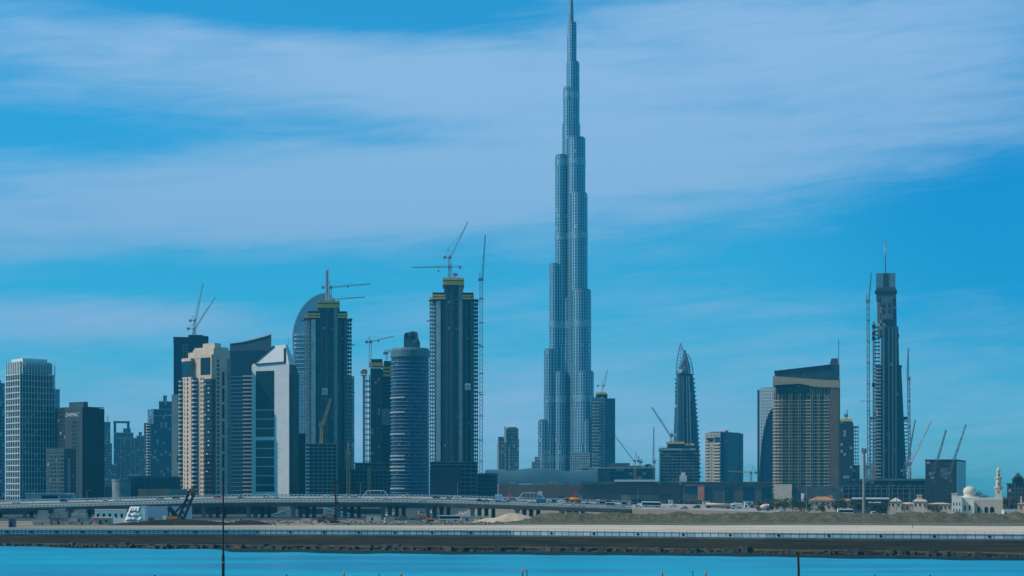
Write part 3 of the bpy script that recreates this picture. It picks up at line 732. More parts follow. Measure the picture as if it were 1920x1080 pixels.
hz = thing('hoarding', 'plain pale blue site hoarding behind the crawler crane', 'hoarding', (WX(316, 930), 930, GZ))
hw = WX(360, 930)-WX(272, 930); mb = MB()
MB().box(-hw/2, hw/2, 0, .3, -.2, WZ(949, 930)-GZ).build('panel', pmat('hoarding_blue', (.22, .36, .46), .6, var=.1, streak=.2), hz)
for x in frange(-hw/2+.2, hw/2-.2, 9): mb = MB().box(x-.12, x+.12, .3, .55, -.2, WZ(949, 930)-GZ-.3).build('post', M['steel'], hz)
MB().box(-hw*.37-1.4, -hw*.37+1.4, -.08, -.001, 0, 2.6).build('gate', M['conc_dark'], hz)
# white sheeted stack: four folded tiers
ts = thing('sheeted_stack', 'stack of goods under four tiers of crumpled white sheeting', 'covered stack', (WX(252, 885), 885, GZ))
for i in range(4):
    mb = MB(); w = 9.0-1.5*i; z = 2.1*i; n = 9; vs = []
    for k in range(n+1):
        x = -w/2+w*k/n; j = random.uniform(-.4, .4); vs += [(x-.4, -2.6+.35*i+j, z+.35*random.random()), (x, -2.0+.35*i+j*.6, z+1.5), (x+.3, -.6+.3*i, z+2.25)]
    vs += [(-w/2, 2, z+2.25), (w/2, 2, z+2.25), (-w/2, 2, z), (w/2, 2, z)]; fs = []
    for k in range(n):
        for r in range(2): fs.append((k*3+r, (k+1)*3+r, (k+1)*3+r+1, k*3+r+1))
    b = 3*(n+1); fs += [tuple([2+3*k for k in range(n+1)]+[b+1, b]), (b, b+1, b+3, b+2), (0, 1, 2, b, b+2), (3*n+2, 3*n+1, 3*n, b+3, b+1)]
    mb.add(vs, fs); mb.build('sheet', M['whitepaint'], ts)
# red and white water barriers
for i, px in enumerate((493, 502, 511, 530, 539, 548, 557, 575)):
    D = 905; t = thing('road_barrier', 'row of red and white plastic barriers on the ground under the bridge', 'barrier', (WX(px, D), D, GZ), 0, 'plastic barriers below the bridge')
    MB().side([(-1.1, 0), (1.1, 0), (1.0, .35), (.9, 1.0), (-.9, 1.0), (-1.0, .35)], -.35, .35).build('body', M['red'] if i % 3 else M['whitepaint'], t)
    MB().box(-.7, .7, -.37, .37, .55, .75).build('stripe', M['whitepaint'] if i % 3 else M['red'], t)
on_ground(make_bus('white bus parked on the sand under the bridge', 'white', 11.5), 843, 978, 975)
def excavator(label, px, D, mat, reach, dirn=1):
    t = thing('excavator', label, 'excavator', (WX(px, D), D, GZ))
    for s_ in (-1, 1): MB().side([(-1.9, .1), (1.9, .1), (2.2, .5), (1.9, .95), (-1.9, .95), (-2.2, .5)], s_*1.2-.3, s_*1.2+.3).build('track', M['black'], t)
    MB().box(-1.8, 1.4, -1.3, 1.3, 1.0, 2.1).build('house', mat, t)
    MB().side([(.2*dirn, 2.1), (1.5*dirn, 2.1), (1.3*dirn, 3.2), (.3*dirn, 3.3)], -1.25, -.1).build('cab', M['glass'], t)
    b = MB(); p = [Vector((1.2*dirn, .2, 1.9)), Vector((reach*.45*dirn, .2, 4.2)), Vector((reach*dirn, .2, 3.4)), Vector((reach*dirn*1.02, .2, 1.2))]
    b.bar(p[0], p[1], .55, .8); b.bar(p[1], p[2], .5, .65); b.bar(p[2], p[3], .45, .5); b.build('boom', mat, t)
    MB().side([(reach*dirn, 1.3), (reach*1.15*dirn, .9), (reach*1.05*dirn, .2), (reach*.92*dirn, .5)], -.4, .8).build('bucket', M['steel'], t)
excavator('brown excavator below the drilling mast', 603, 935, M['crane_brown'], 6.5, 1)
excavator('bright orange excavator on the sand below the bridge', 806, 960, M['orange'], 6.5, -1)
# drilling rig with tall brown mast
rg = thing('drilling_rig', 'drilling rig with a tall rust brown mast standing in front of the bridge', 'drilling rig', (WX(627, 915), 915, GZ)); rh = WZ(905, 915)-GZ
for s_ in (-1, 1): MB().side([(-2.4, .1), (2.4, .1), (2.7, .55), (2.4, 1.0), (-2.4, 1.0), (-2.7, .55)], s_*1.4-.35, s_*1.4+.35).build('track', M['black'], rg)
MB().box(-3.6, .6, -1.4, 1.4, 1.05, 3.0).build('house', M['crane_brown'], rg)
MB().side([(-.4, 3.0), (.9, 3.0), (.8, 4.2), (-.3, 4.3)], -1.3, .2).build('cab', M['glass'], rg)
MB().box(.2, 1.1, -.45, .45, .4, rh).build('mast', M['rust'], rg); MB().bar((1.7, 0, .5), (1.7, 0, rh-1.5), .3, n=8).build('kelly_bar', M['crane_brown'], rg)
MB().side([(0, rh), (2.2, rh), (2.0, rh+.8), (.4, rh+1.0)], -.4, .4).build('mast_head', M['black'], rg); MB().box(.9, 2.2, -.5, .5, rh*.45, rh*.45+1.6).build('rotary_drive', M['black'], rg)
# parked vans and materials seen under the bridge spans
for px, py, D, lab in ((728, 966, 1190, 'white van parked under the bridge left of the black rubble'), (738, 964, 1300, 'white van parked behind the others under the bridge'), (792, 962, 1280, 'white van seen between the slim piers above the orange excavator'), (815, 961, 1330, 'white van under the bridge right of the orange excavator'), (868, 962, 1290, 'white van under the bridge above the long pale grey container')):
    on_ground(make_van(lab, 'white'), px, py, D, random.uniform(-.5, .5))
rb = MB()
for i in range(170):
    px = random.uniform(722, 790); D = random.uniform(985, 1060); s_ = random.uniform(.4, 1.1)
    rb.rbox((WX(px, D), D, GZ+random.uniform(.1, 1.6)), s_*2, s_, s_*.8, random.uniform(0, 3), random.uniform(-.5, .5))
tag(rb.build('rubble', M['conc_dark']), 'heaps of dark broken rubble and pipes under the bridge', 'rubble', kind='stuff')
# person on the sandy track
def person():
    t = thing('person', 'lone person in dark clothes walking along the pale sand track', 'person', (WX(1711, 773), 773, GZ+.012))
    def skin(name, joints, edges, rad, mat):
        me = bpy.data.meshes.new(name); me.from_pydata(joints, edges, []); o = bpy.data.objects.new(name, me); C.objects.link(o)
        md = o.modifiers.new('skin', 'SKIN'); 
        if not me.skin_vertices: 
            bpy.context.view_layer.objects.active = o; me.skin_vertices if me.skin_vertices else None
        for v, r in zip(me.skin_vertices[0].data if me.skin_vertices else [], rad): v.radius = (r, r)
        if me.skin_vertices: me.skin_vertices[0].data[0].use_root = True
        md2 = o.modifiers.new('sub', 'SUBSURF'); md2.levels = 1; md2.render_levels = 1
        dg = bpy.context.evaluated_depsgraph_get(); nm = bpy.data.meshes.new_from_object(o.evaluated_get(dg)); bpy.data.objects.remove(o)
        nm.materials.clear(); nm.materials.append(mat); p = bpy.data.objects.new(name, nm); C.objects.link(p); p.parent = t; return p
    J = [(0, 0, .95), (0, 0, 1.2), (0, 0, 1.42), (0, 0, 1.52), (0, .0, 1.64), (.02, 0, 1.74),
         (.0, -.10, .90), (.14, -.10, .5), (.06, -.10, .09), (.2, -.10, .04), (0, .10, .90), (-.06, .10, .5), (-.26, .10, .12), (-.14, .10, .04),
         (0, -.2, 1.40), (-.08, -.26, 1.12), (.04, -.27, .88), (.07, -.27, .79), (0, .2, 1.40), (.06, .26, 1.12), (.2, .27, .90), (.23, .27, .81)]
    E_ = [(0,1),(1,2),(2,3),(3,4),(4,5),(0,6),(6,7),(7,8),(8,9),(0,10),(10,11),(11,12),(12,13),(2,14),(14,15),(15,16),(16,17),(2,18),(18,19),(19,20),(20,21)]
    rad = [.14, .14, .13, .055, .10, .07, .085, .065, .045, .04, .085, .065, .045, .04, .06, .045, .035, .04, .06, .045, .035, .04]
    skin('body', J, E_, rad, M['cloth'])
    hd = MB(True); hd.lathe(.01, 0, [(.001, 1.53), (.07, 1.55), (.095, 1.63), (.09, 1.70), (.05, 1.76), (.001, 1.775)], 12); hd.build('head', M['skin'], t)
    hr = MB(True); hr.lathe(-.01, 0, [(.1, 1.66), (.105, 1.70), (.06, 1.775), (.001, 1.79)], 12); hr.build('hair', M['black'], t)
person()
# dark hoarding and pale ramp walls seen between the piers
def hoard(label, x0, x1, yt, D, mat, dep=.6):
    t = thing('hoarding', label, 'hoarding', (WX((x0+x1)/2, D), D, GZ)); w = WX(x1, D)-WX(x0, D); h = WZ(yt, D)-GZ
    MB().box(-w/2, w/2, 0, dep, -.3, h).build('panel', mat, t)
    po = MB().box(-.15, .15, -.15, -.002, -.3, h+.3).build('post', M['black'], t); rep(po, [(x, 0, 0) for x in frange(-w/2+.2, w/2-.2, max(3, int(w/9)))])
hoard('long dark site hoarding behind the bridge piers on the left', -120, 236, 951, 1290, M['form_dark'])
hoard('dark site hoarding under the bridge between the blue hoarding and the drilling mast', 352, 520, 950, 1300, M['soil'])
hoard('lower dark site hoarding under the bridge right of the drilling mast', 560, 716, 954, 1310, M['form_dark'])
def ramp(label, x0, x1, yb, yt, D):
    t = thing('ramp_wall', label, 'ramp', (WX(x0, D), D, GZ)); w = WX(x1, D)-WX(x0, D)
    MB().side([(0, -.3), (w, -.3), (w, WZ(yt, D)-GZ), (0, WZ(yb, D)-GZ)], 0, 6).build('wall', M['slab'], t)
    MB().side([(0, WZ(yb, D)-GZ), (w, WZ(yt, D)-GZ), (w, WZ(yt, D)-GZ+.5), (0, WZ(yb, D)-GZ+.5)], -.25, .3).build('coping', M['whitepaint'], t)
ramp('pale sloping ramp wall rising right behind the round front pier', 494, 534, 971, 958, 1215)
ramp('pale sloping ramp wall falling right behind the drilling mast', 606, 676, 953, 968, 1225)
more = [('white saloon far up the carriageway behind the drilling mast', 'white', 'saloon', 612, .86), ('silver suv beside the yellow hoist mast foot on the bridge', 'silver', 'suv', 655, .9), ('white suv at the round blue tower entrance end of the carriageway', 'white', 'suv', 760, .88), ('white saloon at the far kerb below the netted podium', 'white', 'saloon', 858, .92),
        ('dark saloon at the far kerb above the pale cube van', 'dark', 'saloon', 930, .93), ('red saloon between the pale cube van and the arched shelter', 'red', 'saloon', 962, .72), ('white suv just left of the orange tanker', 'white', 'suv', 1056, .88), ('grey suv beyond the white pickup near the mall wall', 'grey', 'suv', 1138, .9),
        ('silver saloon close behind the green windowed minibus', 'silver', 'saloon', 1166, .2), ('dark saloon passing left of the white coach', 'dark', 'saloon', 1188, .7), ('white saloon on the open road right of the white coach', 'white', 'saloon', 1262, .55), ('silver suv on the open road nearer than the white coach', 'silver', 'suv', 1282, .15),
        ('white saloon at the far left end of the bridge', 'white', 'saloon', 30, .75), ('dark suv on the bridge in front of the shop pavilion', 'dark', 'suv', 120, .8), ('white suv on the bridge above the white site cabins', 'white', 'suv', 196, .5), ('red saloon on the bridge right of the beige tower foot', 'red', 'saloon', 408, .8)]
for lab, col, kd, px, tt in more: on_road(make_car(lab, col, kd), px, tt, 0 if random.random() < .5 else PI)

def debris():
    rnd = random.Random(77); m = MB()
    for i in range(520):
        px = rnd.uniform(380, 960) if i < 400 else rnd.uniform(60, 380); D = rnd.triangular(850, 1010, 930); s_ = rnd.uniform(.25, .9)
        m.rbox((WX(px, D), D, GZ+s_*.25), s_*rnd.uniform(1, 3.2), s_*rnd.uniform(.7, 1.6), s_*rnd.uniform(.5, 1.2), rnd.uniform(0, 3), rnd.uniform(-.4, .4))
    tag(m.build('site_debris', pmat('site_debris', (.20, .18, .15), .9, var=.75, scale=.35)), 'scattered planks, stones and scrap on the site ground before the bridge', 'debris', kind='stuff')
debris()
for i, (px, D, n, lab) in enumerate([(575, 930, 5, 'stack of pale timber planks near the drilling mast'), (660, 940, 4, 'stack of pale planks left of the beige ribbed container'), (730, 945, 6, 'taller stack of pale planks right of the beige ribbed container'), (770, 930, 3, 'low stack of planks left of the bright orange excavator')]):
    t = thing('plank_stack', lab, 'planks', (WX(px, D), D, GZ), random.uniform(-.3, .3))
    for k in range(n): MB().box(-2.6+.1*(k % 2), 2.6, -.9, .9-.15*(k % 3), k*.42, k*.42+.33).build('plank_layer', M['cream'] if k % 2 else M['beige'], t)
# ---------------------------------------------------------------- buildings
class B:
    """a building standing at column px and distance D, square to the line of sight unless turned; X, Z turn photo pixels into its own metres"""
    def __init__(s, name, label, px, D, cat='tower', rz=None, group=None):
        th = math.atan((px-960)/F) if rz is None else 0.0
        s.D = D; s.px = px; s.k = D/F*math.cos(th); s.t = thing(name, label, cat, (WX(px, D), D, GZ), -th if rz is None else rz, group)
    def X(s, p): return (p-s.px)*s.k
    def Z(s, p): return WZ(p, s.D)-GZ
    def box(s, name, mat, x0, x1, y0, y1, z0, z1, kind=None): return MB().box(x0, x1, y0, y1, z0, z1).build(name, mat, s.t, kind=kind)
    def pbox(s, name, mat, px0, px1, py0, py1, y0, y1): return s.box(name, mat, s.X(px0), s.X(px1), y0, y1, s.Z(py1) if py1 else -.5, s.Z(py0))
def corner(name, label, xl, xc, xr, D, alpha, cat='tower', group=None):
    a = R(alpha); b = B(name, label, xc, D, cat, -a, group); cx, cy = WX(xc, D), D
    kl = (xl-960)/F; kr = (xr-960)/F
    b.wl = (cx-kl*cy)/(math.cos(a)+kl*math.sin(a)); b.wr = (kr*cy-cx)/(math.sin(a)-kr*math.cos(a)); return b
def body(b, name, mat, z0, z1, ins=0.0, extra=0):
    return MB().prism([(-b.wl+ins, ins), (-ins, ins), (-ins, b.wr-ins), (-b.wl+ins, b.wr-ins)], z0, z1).build(name, mat, b.t)

# --- far left slivers
b = B('glass_tower', 'hazy blue tower cut by the left picture edge, its taller pale slab behind', -12, 2500)
b.pbox('wall', facade('fa_sliver', (.03, .10, .17), (.10, .17, .22), 3, 3.6), -40, 9, 718, None, 0, 30); b.pbox('roof_plant', M['conc'], -30, 2, 712, 718.2, 5, 20)
b = B('office_block', 'blue office block at the left picture edge in front of the hazy tower', -8, 2000)
b.pbox('wall', facade('fa_sliver2', (.02, .06, .10), (.16, .22, .26), 3.2, 3.7, .2, .25), -40, 8.5, 754, None, 0, 26); b.pbox('parapet', M['slab'], -41, 9, 752, 754, -.4, 26.4)

# --- grid tower
b = corner('grid_tower', 'tall dark tower wrapped in a pale square grid of frames at far left', 11, 37, 103, 1800, 50)
z0 = b.Z(930); zt = b.Z(700); zc = b.Z(677); zz = b.Z(672)
body(b, 'glass_wall', facade('fa_grid', (.007, .013, .02), (.02, .03, .036), 1.5, 3.4, .15, .1, var=.9, blinds=.05), -.5, zt, .8)
fm = pmat('pale_grid_frame', (.52, .58, .58), .5, var=.12)
nl, nr = 6, 12
fin = MB().box(-.5, .5, -.2, .9, 0, zc).build('fin', fm, b.t); rep(fin, [(-b.wl*i/nl, 0, 0) for i in range(nl+1)])
fin = MB().box(-.9, .2, -.33, .33, 0, zc).build('fin', fm, b.t); rep(fin, [(0, b.wr*i/nr, 0) for i in range(1, nr+1)])
zs = steps(12, zt+1, 6.05)
tr = MB().box(-b.wl, .15, -.15, .6, 0, 1.0).box(-.6, .15, -.15, b.wr, -.001, .62).build('transom', fm, b.t); rep(tr, [(0, 0, z) for z in zs])
body(b, 'crown_screen', facade('fa_crownscreen', (.20, .26, .28), (.5, .54, .54), 1.2, 40, .45, .02, rough=.4, blinds=0), zt+.8, zc-.3, 2.2)
MB().box(-b.wl*.85, -b.wl*.05, b.wr*.1, b.wr*.8, zc-3, zz+.4).build('plant_room', M['whitepaint'], b.t)
MB().bar((-8, 10, zz), (-8, 10, zz+3), .3).bar((-11, 10, zz+2.6), (4, 12, zz+3.4), .25).build('cleaning_cradle', M['crane_white'], b.t)
MB().box(-b.wl-1.2, -b.wl-.2, b.wr*.15, b.wr*.9, 0, zt).build('side_core', M['conc'], b.t)
body(b, 'podium', facade('fa_gridpod', (.02, .03, .04), (.4, .43, .44), 1.6, 60, .4, .02), -.5, 7.5, -.6)
# hazy sliver between
b = B('glass_tower', 'slim hazy blue tower just behind the right shoulder of the grid tower', 106, 3100)
b.pbox('wall', facade('fa_far1', (.05, .13, .2), (.2, .26, .3), 3, 4), 92, 112, 731, None, 0, 22); b.pbox('parapet', M['slab'], 91.6, 112.4, 729.5, 731, -.4, 22)

# --- dark sign building with a lower wing
b = corner('sign_building', 'dark stone tower with white lettering at the top of its left face', 103, 155, 195.5, 1780, 38)
zt = b.Z(765)
body(b, 'wall', facade('fa_signb', (.010, .016, .024), (.020, .036, .044), 3.3, 4.0, .45, .35, rough=.2, fr=.7, blinds=.04), -.5, zt)
MB().prism([(-b.wl*.62, -.5), (0.1, -.5), (.1, 1), (-b.wl*.62, 1)], -.5, zt+.6).build('sign_panel', pmat('sign_stone', (.036, .060, .070), .6, var=.15), b.t)
MB().box(-.9, .25, .05, b.wr, 0, zt-.5).build('dark_side_wall', facade('fa_signside', (.010, .015, .022), (.014, .02, .024), 5, 4, .6, .3, var=.5, blinds=0, fr=.5), b.t)
nf = int((zt-16)/4.1); locs = []
for i in range(nf):
    for u in (.24, .33): locs.append((-b.wl*u, -.56, zt-15-4.1*i))
cap_windows(b.t, MB().box(-1.2, 1.2, -.04, .3, 0, 2.7), 'window', M['glass'], locs)
locs = [(-b.wl*.14, -.56, zt-15-4.1*i) for i in range(nf)]+[(-b.wl*.86, -.06, zt-15-4.1*i) for i in range(nf)]
cap_windows(b.t, MB().box(-.7, .7, -.04, .3, 0, 3.0), 'narrow_window', M['glass_blue'], locs)
MB().box(-b.wl, .1, 0, b.wr, zt+.61, zt+1.5).build('parapet', M['conc_dark'], b.t)
MB().box(-b.wl*.72, -b.wl*.2, 8, b.wr*.5, zt+1.4, b.Z(753)+.5).build('plant_room', facade('fa_plant', (.05, .08, .11), (.1, .13, .15), 2, 40), b.t)
def lettering(text, height, mat, parent, loc, rx=R(90), shear=0.0):
    c = bpy.data.curves.new('lettering', 'FONT'); c.body = text; c.size = height*1.4; c.extrude = .12; c.align_x = 'CENTER'; c.shear = shear
    o = bpy.data.objects.new('tmp', c); C.objects.link(o); me = bpy.data.meshes.new_from_object(o.evaluated_get(bpy.context.evaluated_depsgraph_get())); bpy.data.objects.remove(o)
    me.materials.clear(); me.materials.append(mat); p = bpy.data.objects.new('lettering', me); C.objects.link(p); p.parent = parent; p.location = loc; p.rotation_euler = (rx, 0, 0); return p
lt = lettering('DAMAC', 3.7, M['whitepaint'], b.t, (-b.wl*.36, -.75, zt-8.0), shear=.25); lt.scale = (1.12, 1, 1)
# lower grey wing in front
b = corner('apartment_block', 'lower grey green apartment block in front of the dark sign tower', 87, 120, 142, 1690, 30, 'apartment block')
zt = b.Z(843)
body(b, 'wall', facade('fa_wing', (.02, .045, .065), (.075, .11, .115), 3.2, 3.6, .4, .35, rough=.25, fr=.8, blinds=.02), -.5, zt)
MB().box(-b.wl-.3, .3, -.3, b.wr, zt, zt+1.0).build('parapet', M['slab_dark'], b.t)
locs = [(-b.wl*u, -.05, 5+3.6*i) for i in range(int((zt-8)/3.6)) for u in (.12, .3, .5, .72)]
cap_windows(b.t, MB().box(-.7, .7, -.05, .3, 0, 2.1), 'window', M['glass'], locs)
MB().box(.02, .9, b.wr*.3, b.wr*.45, 8, zt-8).build('stair_strip', M['slab'], b.t)
b = B('shop_pavilion', 'long low white shop pavilion with a blue sign panel beyond the bridge', 95, 1500, 'pavilion')
b.pbox('wall', M['cream'], 48, 142, 926, None, 0, 14); b.pbox('roof', M['whitepaint'], 46, 120, 924, 926, -1.5, 15)
b.pbox('glazing', M['glass'], 78, 108, 929, 935, -.15, .4); b.pbox('sign_panel', paint('sign blue', (.05, .2, .34)), 113, 136, 929, 937, -.3, .3); b.pbox('upper_storey', M['whitepaint'], 112, 140, 924.5, 926.2, .5, 9)

# --- hazy towers 195..325
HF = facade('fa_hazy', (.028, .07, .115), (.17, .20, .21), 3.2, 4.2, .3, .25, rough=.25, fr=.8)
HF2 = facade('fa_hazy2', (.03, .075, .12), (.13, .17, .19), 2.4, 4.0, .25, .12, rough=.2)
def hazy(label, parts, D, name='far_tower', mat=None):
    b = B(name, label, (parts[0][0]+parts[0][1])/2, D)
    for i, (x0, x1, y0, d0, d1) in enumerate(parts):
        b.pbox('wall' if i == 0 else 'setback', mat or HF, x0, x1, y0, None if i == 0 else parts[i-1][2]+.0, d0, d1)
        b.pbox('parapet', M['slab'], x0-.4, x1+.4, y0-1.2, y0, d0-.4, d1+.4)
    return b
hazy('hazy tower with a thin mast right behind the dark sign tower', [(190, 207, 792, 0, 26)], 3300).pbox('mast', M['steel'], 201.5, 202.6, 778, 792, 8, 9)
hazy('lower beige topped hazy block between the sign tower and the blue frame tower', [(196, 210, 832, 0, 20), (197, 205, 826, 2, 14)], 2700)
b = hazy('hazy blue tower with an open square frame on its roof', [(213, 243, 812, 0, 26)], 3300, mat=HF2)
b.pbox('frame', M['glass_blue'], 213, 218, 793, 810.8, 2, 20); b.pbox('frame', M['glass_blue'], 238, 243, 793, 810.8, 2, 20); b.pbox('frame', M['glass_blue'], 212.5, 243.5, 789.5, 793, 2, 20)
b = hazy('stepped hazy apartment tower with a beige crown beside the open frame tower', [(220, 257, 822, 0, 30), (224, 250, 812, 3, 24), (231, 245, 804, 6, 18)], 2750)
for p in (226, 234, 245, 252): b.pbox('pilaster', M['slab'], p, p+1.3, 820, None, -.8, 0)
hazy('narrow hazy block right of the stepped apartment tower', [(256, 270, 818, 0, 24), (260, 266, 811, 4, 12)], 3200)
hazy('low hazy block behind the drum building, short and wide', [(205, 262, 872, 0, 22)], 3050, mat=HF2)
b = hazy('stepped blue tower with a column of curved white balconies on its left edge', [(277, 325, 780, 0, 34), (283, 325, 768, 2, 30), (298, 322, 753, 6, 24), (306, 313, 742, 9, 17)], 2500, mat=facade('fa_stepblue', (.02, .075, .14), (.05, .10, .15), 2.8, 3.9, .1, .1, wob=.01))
b.pbox('side_wing', HF, 270, 277, 793, None, 6, 30)
bal = MB(True).lathe(0, 0, [(.1, 0), (3.4, 0), (3.6, 1.3), (.1, 1.3)], 14).build('balcony', M['white'], b.t)
rep(bal, [(b.X(278.5), .4, z) for z in steps(4, b.Z(785), 4.0)])
for p in (277, 283): b.pbox('crown_pier', M['white'], p, p+5, 768, 795, -.6, 2)

# --- drum building, scaffolded block, hoarding
b = B('drum_building', 'short round grey drum shaped building beside the scaffolded block', 228, 1600, 'building')
MB(True).lathe(0, 0, [(8.2, -.5), (8.2, b.Z(902)), (8.6, b.Z(902)), (8.6, b.Z(899)), (7.5, b.Z(899))], 28).build('wall', M['conc'], b.t)
MB().box(-14, 0, 1, 9, -.5, b.Z(912)).build('annex', M['conc_dark'], b.t)
b = B('scaffolded_block', 'low dark block wrapped in scaffolding behind the brick coloured hoarding', 290, 1620, 'building site')
b.pbox('core', M['conc_dark'], 242, 338, 893, None, 3, 24)
sl_ = MB().box(b.X(239), b.X(340), 0, 26, 0, .45).build('floor_slab', M['slab_dark'], b.t); rep(sl_, [(0, 0, z) for z in steps(3, b.Z(890), 4.1)])
po = MB().bar((0, -.6, 0), (0, -.6, b.Z(891)), .25).build('scaffold_post', M['crane_grey'], b.t); rep(po, [(x, 0, 0) for x in frange(b.X(239), b.X(340), 17)])
rl = MB().bar((b.X(239), -.6, 0), (b.X(340), -.6, 0), .2).build('scaffold_rail', M['crane_grey'], b.t); rep(rl, [(0, 0, z) for z in steps(5, b.Z(891), 4.1)])
b.pbox('white_edge', M['whitepaint'], 239, 262, 890, 891.6, -.8, 1)
b = B('hoarding', 'terracotta coloured brick hoarding along the road behind the bridge', 298, 1450, 'hoarding')
b.pbox('panel', M['brickred'], 259, 318, 918, None, 0, .8); b.pbox('corrugated_panel', pmat('corrugated', (.30, .22, .17), .6), 318.2, 352, 917, None, .1, .7)
b.pbox('coping', M['cream'], 258.5, 318, 917, 918, -.15, .95)

# --- dark unfinished tower behind the beige one
b = B('unfinished_tower', 'dark unfinished tower with a pale lower corner behind the beige apartment tower', 354, 2300, 'construction tower')
b.pbox('core', M['form_dark'], 328, 388, 642, None, 1.5, 34); b.pbox('lift_core', M['form_dark'], 353, 381, 627, 642, 5, 26)
b.pbox('blue_net', pmat('blue_debris_net', (.012, .03, .065), .8, var=.2), 325.5, 340, 634, 740, .2, 30)
sl_ = MB().box(b.X(326), b.X(389), .6, 36, 0, .5).build('floor_slab', M['slab_dark'], b.t); rep(sl_, [(0, 0, z) for z in steps(4, b.Z(634), 3.9)])
b.pbox('upper_deck', M['form_dark'], 325, 391, 632, 642, 0, 36)
locs = [(b.X(p), .9, z) for z in steps(b.Z(760), b.Z(645), 3.9) for p in (344, 350)]
cap_windows(b.t, MB().box(-1.3, 1.3, 0, .8, .8, 3.2), 'opening', M['conc'], locs)
b.pbox('clad_corner', M['beige'], 322, 339, 740, None, -2, 20); b.pbox('plant_opening', M['glass_blue'], 332, 338, 856, 866, -2.2, -1.9)
b.pbox('stair_head', M['form_dark'], 375, 391, 628, 632.2, 12, 24)

# --- beige apartment tower
b = corner('apartment_tower', 'tall beige apartment tower with white balconies on its sunlit left face', 338, 401, 431, 1700, 40, 'apartment tower')
zt = b.Z(670); z1 = b.Z(654)
MB().prism([(-b.wl*.62, 0), (0, 0), (0, b.wr), (-b.wl*.62, b.wr)], -.5, z1).build('wall', M['beige'], b.t)
# rounded left bay
pts = [(-b.wl*.62, -.01)]; 
wing = [(-b.wl*.60, .0-2.5)]+[]
arc = [(-b.wl*.62+1.5, -3.4), (-b.wl*.78, -3.0), (-b.wl*.92, -1.2), (-b.wl, 2.2), (-b.wl-.3, 7), (-b.wl, 14), (-b.wl*.62+1.5, 16)]
arc = arc[::-1]
MB().prism(arc, -.5, zt).build('curved_bay', M['beige'], b.t)
MB().prism([(x*1.0, y-.25) for x, y in arc], zt-17, zt-2.2).build('bay_glazing', M['glass_blue'], b.t)
MB().prism([(x, y-.45) for x, y in arc], zt-2.2, zt+.6).build('bay_cornice', M['beige'], b.t)
MB().box(-b.wl*.36, -.35, -2.6, 3, -.5, zt+3).build('front_pier', M['beige'], b.t)
MB().box(-b.wl*.36+1.8, -2.0, -2.9, -2.45, zt-16, zt).build('dark_bay', M['glass'], b.t)
fl = 4.1; nf = int((zt-22)/fl)
zs = [6+fl*i for i in range(nf)]
# dark balcony recess between pier and the shaded corner
MB().box(-b.wl*.22, .25, -2.85, 2, 3, zt-20).build('dark_recess', M['glass'], b.t)
sl_ = MB().box(-b.wl*.22, .4, -3.5, 0, 0, .35).build('balcony_slab', pmat('grey_balcony', (.12, .15, .17), .6), b.t); rep(sl_, [(0, 0, z) for z in zs])
rnd = random.Random(5)
bl = MB().box(-.9, .9, -.1, .1, 0, 1.0).build('balcony_rail', M['whitepaint'], b.t); rep(bl, [(-b.wl*rnd.choice((.07, .12, .17)), -3.6, z+.4) for z in zs[1:] if rnd.random() < .6])
w = MB().box(-.8, .8, -.06, .4, 0, 2.4)
def onface(u, yo, z): return (-b.wl*u, yo, z)
locs = []
for z in zs:
    for u, yo in ((.25, -2.62), (.315, -2.62)): locs.append(onface(u, yo, z+.8))
    for u, yo in ((.70, -3.28), (.80, -2.75)): locs.append(onface(u, yo, z+.8))
locs.sort(key=lambda l: -l[2]); cap_windows(b.t, w, 'window', M['glass'], locs)
# balconies: columns with white fronts
for u, yo, r in ((.52, -1.2, 2.9), (.93, -1.4, 2.2)):
    MB().box(-b.wl*u-1.9, -b.wl*u+1.9, yo-.9, yo+2, 4, zt-18).build('balcony_shaft', M['glass'], b.t)
    mb = MB(True).lathe(0, 0, [(r-.15, 0), (r, 0), (r+.1, 1.25), (r-.15, 1.25)], 12, a0=math.pi, a1=2*math.pi)
    rep(mb.build('balcony', M['white'], b.t), [(-b.wl*u, yo-.4, z) for z in zs])
MB().box(-b.wl*.60, .02, 1.0, b.wr*.9, z1, z1+2).build('roof_upstand', M['cream'], b.t)
MB().side([(-b.wl*.75, zt), (.01, zt), (.01, z1+.5), (-b.wl*.62, z1-2), (-b.wl*.75, zt+6)], -.35, 9).build('roof_screen', M['cream'], b.t)
MB().box(-b.wl*.42, -b.wl*.08, 4, 12, z1, b.Z(642)).build('lift_house', M['cream'], b.t)
MB().box(-b.wl*.75, -b.wl*.5, 10, 16, z1, b.Z(650)).build('plant_room', M['beige'], b.t)
# shaded right face: one slot of tall windows, one of small ones
locs = [(.06, b.wr*.26, z+.8) for z in zs+[zs[-1]+fl*k for k in (1, 2, 3, 4)]]
cap_windows(b.t, MB().box(-.3, .0, -1.3, 1.3, 0, 2.6), 'side_window', M['glass'], locs)
for k in range(8): MB().box(-.3, .07, b.wr*.52, b.wr*.66, 8+k*15.5, 8+k*15.5+13).build('slot_window', M['glass'], b.t)
MB().box(-1, .8, b.wr*.86, b.wr+.5, -.5, z1-8).build('end_pilaster', M['conc'], b.t)

